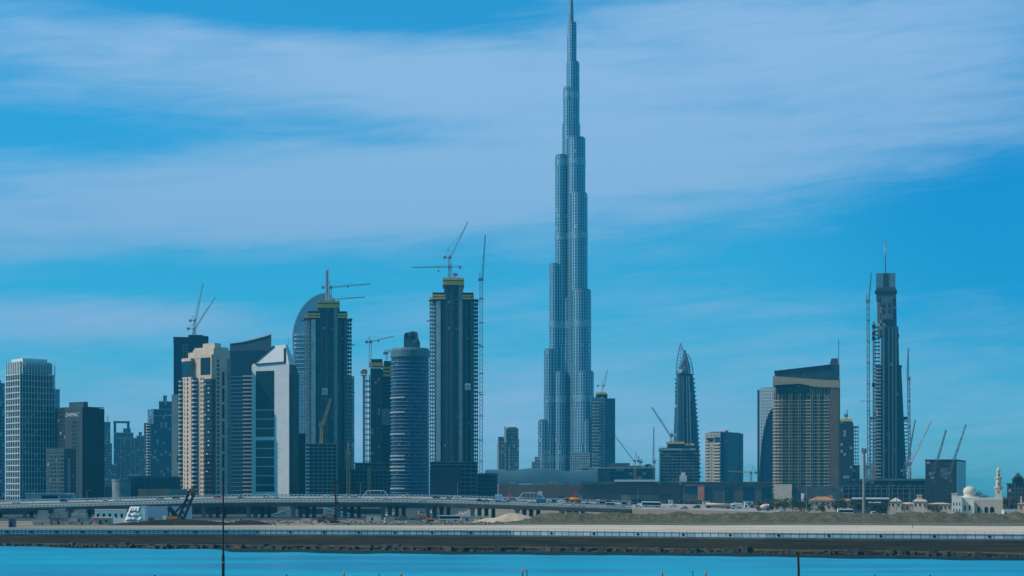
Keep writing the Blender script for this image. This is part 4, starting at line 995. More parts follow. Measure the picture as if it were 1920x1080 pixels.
# --- blue glass tower with a sail roof
b = corner('sail_roof_tower', 'blue glass tower with pale floor bands and a rising sail shaped glass roof', 428, 478, 505, 1800, 14)
b.wl = (478-428)*b.k/math.cos(R(14)); zt = b.Z(657)
gm = facade('fa_sail', (.010, .030, .056), (.02, .06, .1), 1.7, 3.9, .06, .02, wob=.015, blinds=0)
MB().prism([(-b.wl, 0), (16, 0), (16, 30), (-b.wl, 30)], -.5, zt).build('glass_wall', gm, b.t)
zs = steps(6, zt-25, 3.9)
sb = MB().box(-b.wl-.1, -b.wl*.46, -.35, .3, 0, .55).build('thin_band', pmat('thin_band_blue', (.12, .26, .36), .4), b.t); rep(sb, [(0, 0, z) for z in zs])
sb = MB().box(-b.wl*.46, -.4, -.9, .3, 0, 1.35).build('floor_band', M['slab'], b.t); rep(sb, [(0, 0, z) for z in zs])
MB().box(-.4, 1.2, -.6, 1, -.5, zt-15).build('dark_fin', M['black'], b.t)
MB().box(-b.wl-.9, -b.wl, -.3, 8, -.5, zt).build('edge_fin', M['slab'], b.t)
n = 10; prof = [(-b.wl+(b.wl+16)*i/n, b.Z(643)+(b.Z(628)-b.Z(643))*(i/n)**1.5) for i in range(n+1)]
MB().side([(-b.wl, zt)]+[p for p in prof]+[(16, zt)], 1.5, 3).build('roof_screen', facade('fa_sailroof', (.05, .10, .13), (.02, .035, .04), 2.2, 2.6, .16, .16, rough=.3, blinds=0), b.t)
rs = MB()
for p, q in zip(prof, prof[1:]): rs.bar((p[0], 1, p[1]+.2), (q[0], 1, q[1]+.2), .8, .5)
rs.build('roof_edge', M['white'], b.t)
MB().bar((-b.wl*.3, 4, prof[5][1]+1), (16, 4, prof[-1][1]+1.6), .5).bar((-b.wl*.3, 4, prof[5][1]+1), (-b.wl*.3, 4, zt), .4).bar((15.5, 4, zt), (15.5, 4, prof[-1][1]+1.6), .4).build('cleaning_rail', M['crane_white'], b.t)
for i, x in enumerate(frange(-b.wl*.36, -b.wl*.08, 4)):
    if i != 2: MB().box(x-.8, x+.8, -1.05, -.92, 13.5, 15.3+.3*(i % 2)).build('gold_sign_shape', pmat('gilt_sign', (.5, .38, .12), .4), b.t)

# --- white wedge tower
b = corner('wedge_tower', 'white clad tower with a tall dark window slot and a sloping wedge top', 472, 542, 556, 1700, 24)
zt = b.Z(683); wl, wr = b.wl, b.wr
MB().prism([(-wl, 0), (0, 0), (0, wr*.9), (-wl, wr*.9)], -.5, zt).build('wall', M['white'], b.t)
MB().prism([(0.02, .5), (2.5, 1.2), (2.5, wr), (.02, wr)], -.5, b.Z(700)).build('side_glass', facade('fa_wedgeside', (.005, .010, .015), (.008, .014, .02), 2, 8, .06, .04, blinds=0), b.t)
x0, x1 = -wl*.89, -wl*.395
fr = M['white']
MB().box(x0, x1, -.12, .6, b.Z(767), b.Z(694)).build('tall_window', pmat('slot_glass', (.009, .030, .042), .15, var=.1, spec=.2), b.t)
gw = facade('fa_wedgewin', (.008, .024, .034), (.10, .16, .19), (x1-x0)/5, 30, .06, .0, wob=.01, blinds=0)
ys = [767, 784, 802, 818.5, 823.5, 839.5, 856.5, 873.5, 891, 908.5, 922]
for i in range(len(ys)-1):
    if i == 3: continue
    MB().box(x0, x1, -.12, .6, b.Z(ys[i+1]), b.Z(ys[i])-.7).build('window', gw, b.t)
# wedge: pyramid-like cut top with a dark reveal line, the left edge's shadow drawn as a black bar
rz = b.Z(645); zb = zt+.0
A = [(-wl*.94, -.2, zb+1.2), (.0, -.2, zb+2.4), (-wl*.06, 6, rz-1), (-wl*.48, 6, rz-1)]
vs = [(-wl, 0, zb), (0, 0, zb), (0, wr*.9, zb), (-wl, wr*.9, zb), (-wl*.43, wr*.26, rz-.8), (-wl*.15, wr*.26, rz), (-wl*.15, wr*.55, rz), (-wl*.43, wr*.55, rz-.8)]
MB().add(vs, [(0,1,5,4),(1,2,6,5),(2,3,7,6),(3,0,4,7),(4,5,6,7),(3,2,1,0)]) if False else None
mb = MB(); mb.add(vs, [(0,1,5,4),(1,2,6,5),(2,3,7,6),(3,0,4,7),(4,5,6,7),(3,2,1,0)]); mb.build('wedge_roof', M['white'], b.t)
rv = MB(); n_ = Vector((0, -.55, .35))
def lp(a, c, k): return Vector(a)+(Vector(c)-Vector(a))*k
P0, P1, P2, P3 = [Vector(v) for v in (vs[0], vs[1], vs[5], vs[4])]
q0 = lp(P0, P3, .04)+Vector((wl*.08, 0, 0)); q1 = lp(P1, P2, .10)-Vector((wl*.10, 0, 0)); q2 = lp(P1, P2, .8)-Vector((wl*.03, 0, 0)); q3 = lp(P0, P3, .97)
for p, q, w_ in ((q0, q1, 1.7), (q1, q2, 1.6), (lp(P0, P3, .1), q3, 1.2)): rv.bar(p+n_, q+n_, w_, .8)
rv.build('dark_reveal', M['black'], b.t)
MB().bar((-wl*.1, wr*.4, rz), (-wl*.1, wr*.4, rz+7), .25).build('mast', M['steel'], b.t)
MB().side([(0.05, b.Z(700)), (2.6, b.Z(700)), (.05, zt)], 1.0, wr*.9).build('side_shoulder', M['conc_dark'], b.t)
MB().prism([(-wl-1.5, -4), (4, -4), (4, 8), (-wl-1.5, 8)], -.5, 4.0).build('plinth', M['slab_dark'], b.t)
b = B('dark_annex', 'low black glass annex at the right foot of the white wedge tower', 562, 1720, 'office block')
b.pbox('glass_wall', facade('fa_annex', (.006, .010, .014), (.008, .012, .015), 3, 4, blinds=0, var=.3), 553, 573, 814, None, 0, 26)
b.pbox('blue_strip', M['glass_blue'], 546, 553, 816, None, 1, 24); b.pbox('parapet', M['black'], 545.5, 573.4, 812.5, 814, -.4, 26.4)

# --- big hazy arched tower
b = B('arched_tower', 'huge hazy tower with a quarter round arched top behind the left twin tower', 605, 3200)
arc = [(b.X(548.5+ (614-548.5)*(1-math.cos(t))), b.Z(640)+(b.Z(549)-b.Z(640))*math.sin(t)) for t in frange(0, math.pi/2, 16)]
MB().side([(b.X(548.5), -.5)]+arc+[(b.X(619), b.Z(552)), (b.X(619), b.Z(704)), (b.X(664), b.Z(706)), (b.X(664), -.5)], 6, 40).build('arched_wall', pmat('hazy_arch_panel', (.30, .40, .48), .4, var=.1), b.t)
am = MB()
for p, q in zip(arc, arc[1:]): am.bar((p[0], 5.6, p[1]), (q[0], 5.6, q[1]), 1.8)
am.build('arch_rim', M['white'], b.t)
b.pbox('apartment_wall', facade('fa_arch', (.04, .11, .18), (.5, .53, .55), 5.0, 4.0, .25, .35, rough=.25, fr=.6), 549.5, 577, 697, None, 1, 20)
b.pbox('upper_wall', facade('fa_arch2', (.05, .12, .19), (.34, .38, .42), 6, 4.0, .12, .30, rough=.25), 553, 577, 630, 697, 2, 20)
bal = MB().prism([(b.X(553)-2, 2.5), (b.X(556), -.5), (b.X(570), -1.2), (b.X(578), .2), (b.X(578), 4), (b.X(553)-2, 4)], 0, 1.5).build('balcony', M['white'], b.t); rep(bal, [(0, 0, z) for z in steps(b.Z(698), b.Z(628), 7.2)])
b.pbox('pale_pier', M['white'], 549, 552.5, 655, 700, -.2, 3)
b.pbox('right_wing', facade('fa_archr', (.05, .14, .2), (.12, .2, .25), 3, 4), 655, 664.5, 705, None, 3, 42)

# --- the twin towers under construction
def twin(label, ax, D, dx, ctop, wtop_l, wtop_r, yb, lx, rx, emb, lit, slab_l, slab_r, mesh=None):
    b = B('unfinished_tower', label, ax, D, 'construction tower'); X, Z = b.X, b.Z
    core = facade('fa_core%d' % ax, (.018, .04, .052), (.06, .08, .085), 4.4, 3.75, .55, .2, rough=.3, fr=.8, var=.8, blinds=.03)
    w1 = facade('fa_wing%d' % ax, (.014, .03, .042), (.022, .04, .052), 2.2, 3.75, .12, .12, rough=.2, var=.6, blinds=.02)
    # stepped front: wings with rounded outer edges, core proud
    def wing(x0, x1, y0, y1, ytop):
        s_ = 1 if x1 > x0 else -1; pts = [(X(x0), y0+30), (X(x0), y0), (X(x1)-s_*8, y0), (X(x1)-s_*3, y0+2.5), (X(x1), y0+7), (X(x1), y0+30)]
        if s_ < 0: pts = pts[::-1]
        return MB().prism(pts, -.5, Z(ytop)).build('wing_wall', w1, b.t)
    wing(ax-dx*.34, lx+9.5, 6, 36, wtop_l+14); wing(ax+dx*.34, rx-8.5, 6, 36, wtop_r+14)
    MB().box(X(ax-dx*.36), X(ax+dx*.38), 2, 40, -.5, Z(ctop+13)).build('core_wall', core, b.t)
    # pilasters: pale stair column left, tall brown strip at the axis
    b.box('concrete_column', pmat('pale_core_concrete', (.44, .52, .52), .8, var=.2, streak=.25), X(lx+12.5), X(lx+21), 2.5, 8, -.5, Z(wtop_l+16)); b.box('concrete_column', M['conc_dark'], X(lx+24), X(lx+28), 3.5, 8, -.5, Z(wtop_l+16))
    b.box('hoist_strip', M['conc_dark'], X(ax-5), X(ax-1), .6, 2.2, -.5, Z(ctop+6)); b.box('slot_column', M['conc'], X(ax+10), X(ax+17), 1.2, 3, -.5, Z(ctop+14))
    b.box('concrete_column', M['conc_dark'], X(rx-24), X(rx-21), 4.5, 8, -.5, Z(wtop_r+16)); b.box('concrete_column', M['conc_dark'], X(rx-15), X(rx-8), 5.0, 8, -.5, Z(wtop_r+16))
    locs = [(X(ax+4.5), 1.9, z) for z in steps(12, Z(ctop+16), 3.75)]
    cap_windows(b.t, MB().box(-2.2, 2.2, -.1, .4, .9, 3.1), 'opening', M['glass_blue'], locs)
    # yellow formwork and dark climbing screens
    b.box('formwork', M['form'], X(ax-dx*.42), X(ax+dx*.42), -1.5, 42, Z(ctop+14), Z(ctop+1)); b.box('climbing_screen', M['form_dark'], X(ax-dx*.40), X(ax+dx*.40), -1.9, -1.4, Z(ctop+7), Z(ctop+5.4))
    for x0, x1, yt in ((lx+6, ax-dx*.33, wtop_l), (ax+dx*.36, rx-9, wtop_r)):
        b.box('climbing_screen', M['form_dark'], X(x0), X(x1), 2.5, 36, Z(yt+14), Z(yt))
        for k in (4.2, 9.2): b.box('formwork', M['form'], X(x0)-.4, X(x1)+.4, 1.6, 37, Z(yt+k+3.3), Z(yt+k))
    # floor slabs left open at the outer edges, held by edge columns
    for side, x0, x1, yt, mat in (('l', lx, ax, wtop_l+9, slab_l), ('r', ax, rx, wtop_r+9, slab_r)):  # pale slabs left, dark ones right: sunlight and shade put into the colour
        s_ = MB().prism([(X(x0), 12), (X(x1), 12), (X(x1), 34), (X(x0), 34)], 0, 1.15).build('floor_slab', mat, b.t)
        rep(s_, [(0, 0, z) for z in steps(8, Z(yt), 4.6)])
        xs = (x0+1.5, x0+6) if side == 'l' else (x1-1.6, x1-5.6)
        for xx in xs: 
            for y in (13.2, 33): b.box('edge_column', mat, X(xx)-.45, X(xx)+.45, y-.4, y+.4, 0, Z(yt+2))
    for x0, x1 in ((lx-1, lx+5), (rx-6, rx+1)): b.box('safety_screen', M['form_dark'], X(x0), X(x1), 11.4, 12, Z(wtop_l+16), Z(wtop_l+12))
    b.box('formwork', M['form'], X(lx), X(lx+5), 11, 20, Z(wtop_l+12), Z(wtop_l+7))
    for k in range(6): b.box('loading_platform', M['form_dark'], X(rx) if k % 2 else X(lx)-3.5, X(rx)+3.5 if k % 2 else X(lx), 14, 18, Z(600+k*45), Z(600+k*45)+.8)
    # emblem board hung on the front
    ex, ey = emb; e = b.box('sign_board', M['whitepaint'], X(ex-5), X(ex+5), 0.2, .6, Z(ey+6), Z(ey-6))
    for q in range(4): MB().box(X(ex-4+q*2), X(ex-3+q*2), .1, .19, Z(ey+3), Z(ey-4)).build('emblem_stroke', M['glass_blue'], e)
    MB().box(X(ex-4), X(ex+4), .1, .19, Z(ey+5), Z(ey+4.2)).build('emblem_stroke', M['glass_blue'], e)
    return b
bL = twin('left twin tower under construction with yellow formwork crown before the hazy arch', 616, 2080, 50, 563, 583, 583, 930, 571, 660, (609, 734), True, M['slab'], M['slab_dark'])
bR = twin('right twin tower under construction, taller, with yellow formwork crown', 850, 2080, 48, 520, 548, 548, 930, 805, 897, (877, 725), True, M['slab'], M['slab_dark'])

# --- podium decks around them
def deck(label, x0, x1, ytop, D, edge, pitch=4.0, dep=34, corem=None, posts=8, name='parking_podium', white=None):
    b = B(name, label, (x0+x1)/2, D, 'building site'); h = b.Z(ytop)
    b.box('inner_wall', corem or M['form_dark'], b.X(x0)+1.5, b.X(x1)-1.5, 3, dep-2, -.5, h-.5)
    s_ = MB().box(b.X(x0), b.X(x1), 0, dep, 0, 1.0).build('floor_slab', edge, b.t); rep(s_, [(0, 0, z) for z in steps(pitch-.5, h-.5, pitch)]+[(0, 0, h-.6)])
    c_ = MB().box(-.4, .4, .8, 1.6, 0, h-.8).build('column', edge, b.t); rep(c_, [(x, 0, 0) for x in frange(b.X(x0)+1.2, b.X(x1)-1.2, posts)])
    if white:
        w = MB().box(b.X(x0)-1.2, b.X(x0)+6, -1.0, 8, 0, 1.6).build('white_edge', M['whitepaint'], b.t); rep(w, [(0, 0, z) for z in steps(pitch-.8, h-1, pitch)])
        b.box('edge_column', M['whitepaint'], b.X(x0+3.5), b.X(x0+5), -.9, .0, 0, h)
    return b
deck('pale edged parking podium in front of the left twin tower', 569, 633, 832, 1930, pmat('podium_edge', (.24, .29, .30), .8), 4.0, white=True)
deck('dark unfinished podium between the left twin tower and the round blue tower', 633, 736, 880, 1960, M['slab_dark'], 4.4, 40, posts=14)
b = deck('upper podium deck with bare columns at the foot of the small site tower', 664, 732, 868, 2050, M['slab_dark'], 5, 30, posts=9)
b = deck('dark netted podium at the foot of the right twin tower', 806, 896, 866, 1960, pmat('netted_edge', (.08, .13, .15), .8), 4.6, 44, posts=9)
b.pbox('debris_net', pmat('debris_net', (.012, .03, .045), .8, var=.3), 806, 863, 876, None, -.8, -.4); b.pbox('roof_material', M['orange'], 842, 853, 864.5, 866, 6, 12); b.pbox('roof_material', M['brickred'], 856, 861, 864.5, 866, 6, 12)
deck('lower stepped podium frame right of the netted podium', 894, 934, 888, 1990, M['slab_dark'], 4.4, 34, posts=8)

# --- small site tower with a slender white framed column
b = B('unfinished_tower', 'small unfinished tower with an open framed left column beside the round blue tower', 706, 2150, 'construction tower'); X, Z = b.X, b.Z
b.pbox('core', facade('fa_smallcore', (.015, .03, .035), (.03, .045, .045), 4, 4, .4, .2), 694.5, 716, 690, None, 3, 30); b.pbox('rear_core', M['form_dark'], 714, 738, 692, None, 8, 36)
s_ = MB().box(X(716), X(738), 4, 34, 0, .7).build('floor_slab', M['slab_dark'], b.t); rep(s_, [(0, 0, z) for z in steps(8, Z(696), 4.4)])
s_ = MB().box(X(682), X(696), 8, 30, 0, .8).build('landing_slab', M['slab'], b.t); rep(s_, [(0, 0, z) for z in steps(8, Z(704), 6.4)])
for p, q in ((680, 685), (692, 694)): b.pbox('frame_column', M['slab'], p, q, 702, None, 8, 11)
b.pbox('frame_column', M['conc_dark'], 687, 688.3, 704, None, 20, 22)
b.pbox('formwork', M['form'], 676, 689, 695, 700, 5, 14); b.pbox('formwork', M['form'], 677, 688, 702, 704, 5, 14); b.pbox('climbing_screen', M['form_dark'], 679, 688, 692, 695, 6, 13)
b.pbox('formwork', M['form'], 692, 719, 680, 686, 1, 32); b.pbox('climbing_screen', M['form_dark'], 695, 717, 673, 680, 2, 30)
for k in (687, 694, 701): b.pbox('formwork', M['form'], 718, 739, k, k+4, 2.6, 36)
b.pbox('climbing_screen', M['form_dark'], 720, 739, 676, 687, 6, 36); b.pbox('banner', pmat('printed_banner', (.13, .19, .2), .7, var=.5, scale=.3), 715, 732, 766, 797, 3.0, 3.4)

# --- round blue tower
b = B('round_tower', 'round blue glass tower with pale floor rings and a curled roof feature', 769, 1850); X, Z = b.X, b.Z; r = 37.2*b.k
MB(True).lathe(0, r, [(r-.8, -.5), (r-.8, Z(668))], 48).build('glass_wall', facade('fa_round', (.010, .044, .125), (.014, .06, .13), 1.9, 3.7, .1, .08, var=.9, blinds=.06, bcol=(.09, .16, .22), wob=.02), b.t)
rg_ = MB(True).lathe(0, r, [(r-.9, 0), (r+.15, 0), (r+.15, .5), (r-.9, .5)], 48).build('floor_ring', pmat('ring_metal', (.24, .31, .33), .5), b.t); rep(rg_, [(0, 0, z) for z in steps(8, Z(672), 3.72)])
rnd = random.Random(3); wide = MB(True).lathe(0, r, [(r-.9, 0), (r+.5, 0), (r+.5, 1.5), (r-.9, 1.5)], 24, a0=R(175), a1=R(255)).build('ring_panel', pmat('ring_panel', (.36, .42, .43), .5), b.t)
rep(wide, [(0, 0, 8+3.72*i) for i in range(3, int((Z(674)-8)/3.72)) if rnd.random() < .3])
MB(True).lathe(0, r, [(r+.2, Z(668)), (r+.2, Z(655)), (r-1.5, Z(651)), (r-6, Z(651))], 48).build('crown_ring', facade('fa_crownring', (.10, .16, .18), (.06, .11, .14), 2.4, 60, .2, .0, rough=.3, blinds=0), b.t)
MB().side([(X(757), Z(652)), (X(757), Z(634)), (X(757.5), Z(626)), (X(760), Z(622)), (X(766), Z(621)), (X(773), Z(619.5)), (X(782), Z(620)), (X(784), Z(625)), (X(784.5), Z(632)), (X(788), Z(642)), (X(787.5), Z(648)), (X(785), Z(652))], r-8, r+6).build('roof_feature', pmat('roof_feature', (.09, .12, .13), .5, var=.2), b.t)
for cx_, cz_, rr in ((762, 627.5, 2.6), ): MB().bar((X(cx_), r-8.4, Z(cz_)), (X(cx_), r-7, Z(cz_)), rr*2, rr*2, 18).build('round_opening', M['black'], b.t)
cu = MB()
for i in range(12):
    t0, t1 = R(-100+i*22), R(-100+(i+1)*22); f = lambda t: (X(774.5)+4.6*math.cos(t), r-8.3, Z(630)+4.4*math.sin(t)*1.25); cu.bar(f(t0), f(t1), 1.3)
cu.build('curl', pmat('pale_curl', (.26, .31, .33), .5), b.t)
MB().bar((X(774), r-8.2, Z(631)), (X(774), r-7, Z(631)), 4.4, 4.8, 16).build('round_opening', M['black'], b.t)
MB().prism([(-24, -9), (26, -9), (26, 6), (-24, 6)], -.5, 6.5).build('entrance_podium', M['conc_dark'], b.t)
MB().box(-8, 6, -11, -9, 5.5, 6.4).build('entrance_canopy', M['white'], b.t)
# --- the tallest tower: clustered tubes with setbacks
def supertall():
    b = B('supertall_tower', 'immensely tall silver blue stepped tower with a needle spire in the centre', 1066, 3000, 'skyscraper'); X, Z = b.X, b.Z
    fm = facade('fa_super', (.03, .10, .15), (.31, .47, .57), 4.6, 5.0, .36, .13, rough=.32, fr=.5, var=.4, metal=.4, spec=.4, blinds=.02, wob=.03, fmetal=.9)
    bm = pmat('mechanical_louvre', (.30, .40, .43), .42, metal=.9, var=.35, scale=.2)
    T = [  # left px, right px, top py, depth of centre
        (1009, 1031, 790, -6), (1020, 1044, 657, -4), (1030, 1053, 497, -2), (1041, 1065, 293, 0), (1056, 1079, 165, 2), (1063.5, 1079, 66, 6),
        (1088, 1117, 790, -30), (1080, 1113, 700, -26), (1072, 1108, 548, -20), (1069, 1101.5, 367, -14), (1064, 1097.5, 262, -6), (1062, 1086.5, 118, 2), (1064.5, 1081, 43, 6),
        (1044, 1076, 640, 18), (1052, 1090, 470, 16), (1054, 1088, 230, 14), (1040, 1064, 700, -9), (1050, 1084, 560, 4)]
    bands = [860, 750, 610, 445, 305, 180]
    for x0, x1, yt, d in T:
        r = (x1-x0)/2*b.k; cx = X((x0+x1)/2); zt = Z(yt)
        # every tube leans out a touch where it meets the ground
        tube = MB(True); tube.lathe(cx, d, [(r*1.035, -.5), (r*1.01, zt*.45), (r, zt)], 28); o = tube.build('tube', fm, b.t)
        MB(True).lathe(cx, d, [(r*.9, zt-.1), (r*.9, zt+2.2), (r*.4, zt+3.4)], 18).build('tube_cap', M['steel'], o)
        for q in bands:
            if q-8 > yt:
                k = 1.035-.025*min(1, Z(q)/(zt*.45)); MB(True).lathe(cx, d, [(r*k+.35, Z(q+6)), (r*k+.35, Z(q-6))], 28).build('louvre_band', bm, o)
    MB(True).lathe(X(1071), 6, [(4.2, Z(43)), (3.8, Z(20)), (3.0, Z(0)), (1.8, Z(-30)), (.5, Z(-62))], 16).build('spire', M['steel'], b.t)
    MB(True).lathe(X(1084), -12, [(2.6, Z(367)), (2.6, Z(359)), (1, Z(358))], 10).build('roof_drum', M['steel'], b.t)
    # lower skirt blocks at its feet
    b.pbox('side_block', facade('fa_superfoot', (.03, .07, .1), (.30, .34, .35), 4, 5, .3, .3), 1003, 1022, 857, None, -14, 10); b.pbox('side_block', fm, 997, 1006, 866, None, -10, 8)
    b.pbox('entrance_block', facade('fa_superfoot2', (.05, .10, .13), (.4, .46, .48), 3, 4, .3, .3), 1070, 1106, 850, None, -58, -30)
supertall()

# --- other towers in the middle
b = B('apartment_tower', 'short stepped hazy tower with a sunlit left edge, standing left of the tallest tower', 953, 3000, 'apartment tower'); X, Z = b.X, b.Z
fm = facade('fa_mid', (.025, .07, .11), (.16, .20, .22), 3.6, 5, .25, .25, rough=.3)
b.pbox('wall', fm, 934, 973, 823, None, 0, 30); b.pbox('upper_wall', fm, 947, 972, 803, 823, 2, 26); b.pbox('crown', M['conc'], 952, 969, 800.5, 803, 4, 20); b.pbox('lit_pier', M['cream'], 945.5, 949.5, 800, 830, -1, 12); b.pbox('lit_pier', M['cream'], 932.5, 935.5, 830, None, -1, 28); b.pbox('roof_screen', M['conc_dark'], 934, 945, 819, 823, 2, 14)
for p in (940, 947, 955): b.pbox('pilaster', M['slab'], p, p+1, 835, None, -.5, 0)
b = B('unfinished_tower', 'hazy unfinished tower touching the right side of the tallest tower', 1132, 2900, 'construction tower'); X, Z = b.X, b.Z
b.pbox('left_wall', facade('fa_utr', (.02, .06, .09), (.17, .22, .25), 5, 4.6, .2, .35, rough=.3), 1110, 1134, 745, None, 0, 40); b.pbox('right_wall', M['glass_blue'], 1134, 1153.5, 747, None, -2, 40)
b.pbox('core', M['form_dark'], 1117, 1139, 738, 745, 4, 30); b.pbox('formwork', M['form'], 1118, 1137, 735, 739, 2, 31)
s_ = MB().box(X(1109.5), X(1124), -1.4, 10, 0, 1.4).build('floor_slab', M['slab'], b.t); rep(s_, [(0, 0, z) for z in steps(20, Z(752), 5.2)])

# --- the long mall and its roofs
b = B('mall', 'long brown mall wall with a wavy teal roof hall behind the road', 1180, 2350, 'shopping mall'); X, Z = b.X, b.Z
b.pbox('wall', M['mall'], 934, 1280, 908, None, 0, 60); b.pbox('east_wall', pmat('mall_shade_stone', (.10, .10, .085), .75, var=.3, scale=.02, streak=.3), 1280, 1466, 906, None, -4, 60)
rib = MB().box(-.45, .45, -.5, 0, 2, Z(914)).build('rib', M['mall'], b.t); rep(rib, [(x, 0, 0) for x in frange(X(1086), X(1205), 40)])
b.pbox('panel_band', pmat('mall_panel', (.22, .18, .12), .7, streak=.2), 1165, 1235, 928, 938, -.6, 0); b.pbox('dark_band', M['conc_dark'], 1090, 1235, 903, 908, -3, 30)
b.pbox('red_panel', M['brickred'], 1308, 1320, 909, 938, -5, -4.01); b.pbox('red_panel', M['brickred'], 1283, 1308, 908.5, 911, -5, -4.01); b.pbox('shop_window', M['glass_blue'], 1284, 1308, 911.5, 924, -4.6, -4.01)
b.pbox('loading_opening', M['black'], 1182, 1203, 936, 941, -.62, -.02)
for p, q in ((1322, 1334), (1358, 1372), (1392, 1412), (1426, 1444)): b.pbox('tall_window', M['glass_blue'], p, q, 914, 938, -4.5, -4.01)
for p in range(1227, 1262, 7): b.pbox('window', M['glass'], p, p+3, 926, 933, -.2, -.02)
b.pbox('roof_slab', M['white'], 1152, 1228, 899.5, 903, -6, 40); b.pbox('roof_slab', M['conc_dark'], 1228, 1466, 903.5, 906, -6, 60)
# wavy teal roof hall
n = 40; mb = MB(True); vs = []
for i in range(n+1):
    p = 905+(1120-905)*i/n; hh = 879+3.2*math.cos((p-935)/215*2*math.pi*1.6)
    vs += [(X(p), 20, Z(907)), (X(p), 22, Z(hh+9)), (X(p), 30, Z(hh+1.5)), (X(p), 60, Z(hh)), (X(p), 100, Z(hh+2))]
mb.add(vs, [(i*5+j, (i+1)*5+j, (i+1)*5+j+1, i*5+j+1) for i in range(n) for j in range(4)]); mb.build('wavy_roof', pmat('teal_roof', (.045, .12, .165), .45, var=.2, scale=.02), b.t)
b.pbox('roof_box', M['conc'], 952, 966, 903, 908, 5, 12); b.pbox('roof_box', M['conc'], 1028, 1046, 902, 908, 5, 12)
b.pbox('pale_roof_edge', M['slab'], 905, 942, 879, 884, 62, 90)
b = B('mall_hall', 'flat roofed dark blue mall hall with rows of windows right of the wavy roof', 1170, 2480, 'building'); X, Z = b.X, b.Z
b.pbox('wall', facade('fa_hall', (.015, .05, .085), (.06, .11, .14), 6, 5.5, .15, .3, rough=.3), 1144, 1228, 879, None, 0, 60); b.pbox('plain_wall', pmat('hall_blue', (.025, .06, .09), .6), 1092, 1144, 878.5, None, -2, 60)
b.pbox('parapet', M['slab'], 1090, 1228.5, 876.5, 878.4, -2.5, 60); b.pbox('plant_room', M['conc_dark'], 1137, 1181, 868, 876.4, 10, 40); b.pbox('plant_room', M['conc_dark'], 1181.2, 1205, 873, 876.4, 10, 30); b.pbox('plant_room', M['form_dark'], 1211, 1221, 870, 876.4, 10, 30)
for i, (x0, x1) in enumerate(((1206, 1212), (1216, 1224))): b.pbox('vent', M['steel'], x0, x1, 872, 876.4, 2, 8)

# --- leaf tipped tower
b = B('leaf_tower', 'slim blue tower with two pointed leaf shaped lattice tips', 1287, 2600); X, Z = b.X, b.Z
n = 28; mb = MB(True)
levels = [(905, 1262.0, 1313.5), (850, 1262.5, 1311.5), (800, 1263.5, 1308.5), (760, 1265, 1305), (720, 1267, 1301.5), (700, 1268.5, 1299)]
rings = []
for py, xl, xr in levels:
    cx, rx = (X(xl)+X(xr))/2, (X(xr)-X(xl))/2
    rings.append([(cx+rx*math.copysign(abs(math.cos(t))**.8, math.cos(t)), 16+rx*.85*math.sin(t), max(-.5, Z(py)) if py < 905 else -.5) for t in [2*math.pi*i/n for i in range(n)]])
mb.add([p for r_ in rings for p in r_], [(j*n+i, j*n+(i+1) % n, (j+1)*n+(i+1) % n, (j+1)*n+i) for j in range(len(rings)-1) for i in range(n)])
mb.add(rings[-1], [tuple(range(n))]); mb.build('glass_wall', facade('fa_leaf', (.012, .05, .085), (.025, .08, .12), 3.0, 4.2, .16, .1, wob=.015, blinds=.02), b.t)
for p0, p1 in ((1268, 1270.5), (1281, 1281), (1292, 1288), (1299, 1292)): MB().bar((X(p0), -3.0, 0), (X(p1), 1.5, Z(705)), 1.5, 1.2).build('mullion', pmat('leaf_mullion', (.10, .18, .23), .4), b.t)
fn = MB().add([(0, 0, 0), (3.0, 0, 2.4), (0, 0, 3.2), (0, 6, 0), (3.0, 6, 2.4), (0, 6, 3.2)], [(0,1,2),(5,4,3),(0,3,4,1),(1,4,5,2),(2,5,3,0)])
mb = MB(); mb.add([(0, 0, 0), (3.0, 0, 2.4), (0, 0, 3.2), (0, 6, 0), (3.0, 6, 2.4), (0, 6, 3.2)], [(0,1,2),(5,4,3),(0,3,4,1),(1,4,5,2),(2,5,3,0)]); bal = mb.build('balcony_fin', M['steel'], b.t)
rep(bal, [(X(lerp_tab([(700, 1299), (720, 1301.5), (760, 1305), (800, 1308.5), (850, 1311.5), (905, 1313.5)], py))-.6, 13, Z(py)) for py in range(712, 902, 8)])
mb = MB(); mb.add([(0, 0, 0), (-2.4, 0, 2.2), (0, 0, 3.2), (0, 6, 0), (-2.4, 6, 2.2), (0, 6, 3.2)], [(2,1,0),(3,4,5),(1,4,3,0),(2,5,4,1),(0,3,5,2)]); bal = mb.build('balcony_fin', M['steel'], b.t)
rep(bal, [(X(1266.5)+.6, 13, Z(py)) for py in range(712, 752, 8)])
def leaf(name, L, Rr, y):
    mb = MB(); n = 9
    for pts in (L, Rr):
        for p, q in zip(pts, pts[1:]): mb.bar((X(p[0]), y, Z(p[1])), (X(q[0]), y, Z(q[1])), 1.3)
    def at(pts, yy):
        for p, q in zip(pts, pts[1:]):
            if min(p[1], q[1]) <= yy <= max(p[1], q[1]): k = (yy-p[1])/(q[1]-p[1]); return p[0]+(q[0]-p[0])*k
        return pts[-1][0]
    y0 = max(L[-1][1], Rr[-1][1])+2
    for i in range(1, 10):
        yy = y0+(700-y0)*i/9; a, c = at(L, yy), at(Rr, yy); mb.bar((X(a), y, Z(yy)), (X(c), y, Z(yy)), .55)
        if i < 9:
            y2 = y0+(700-y0)*(i+1)/9; a2, c2 = at(L, y2), at(Rr, y2)
            for k in (.33, .66): mb.bar((X(a+(c-a)*k), y, Z(yy)), (X(a2+(c2-a2)*k), y, Z(y2)), .5)
    mb.build(name, M['crane_grey'], b.t)
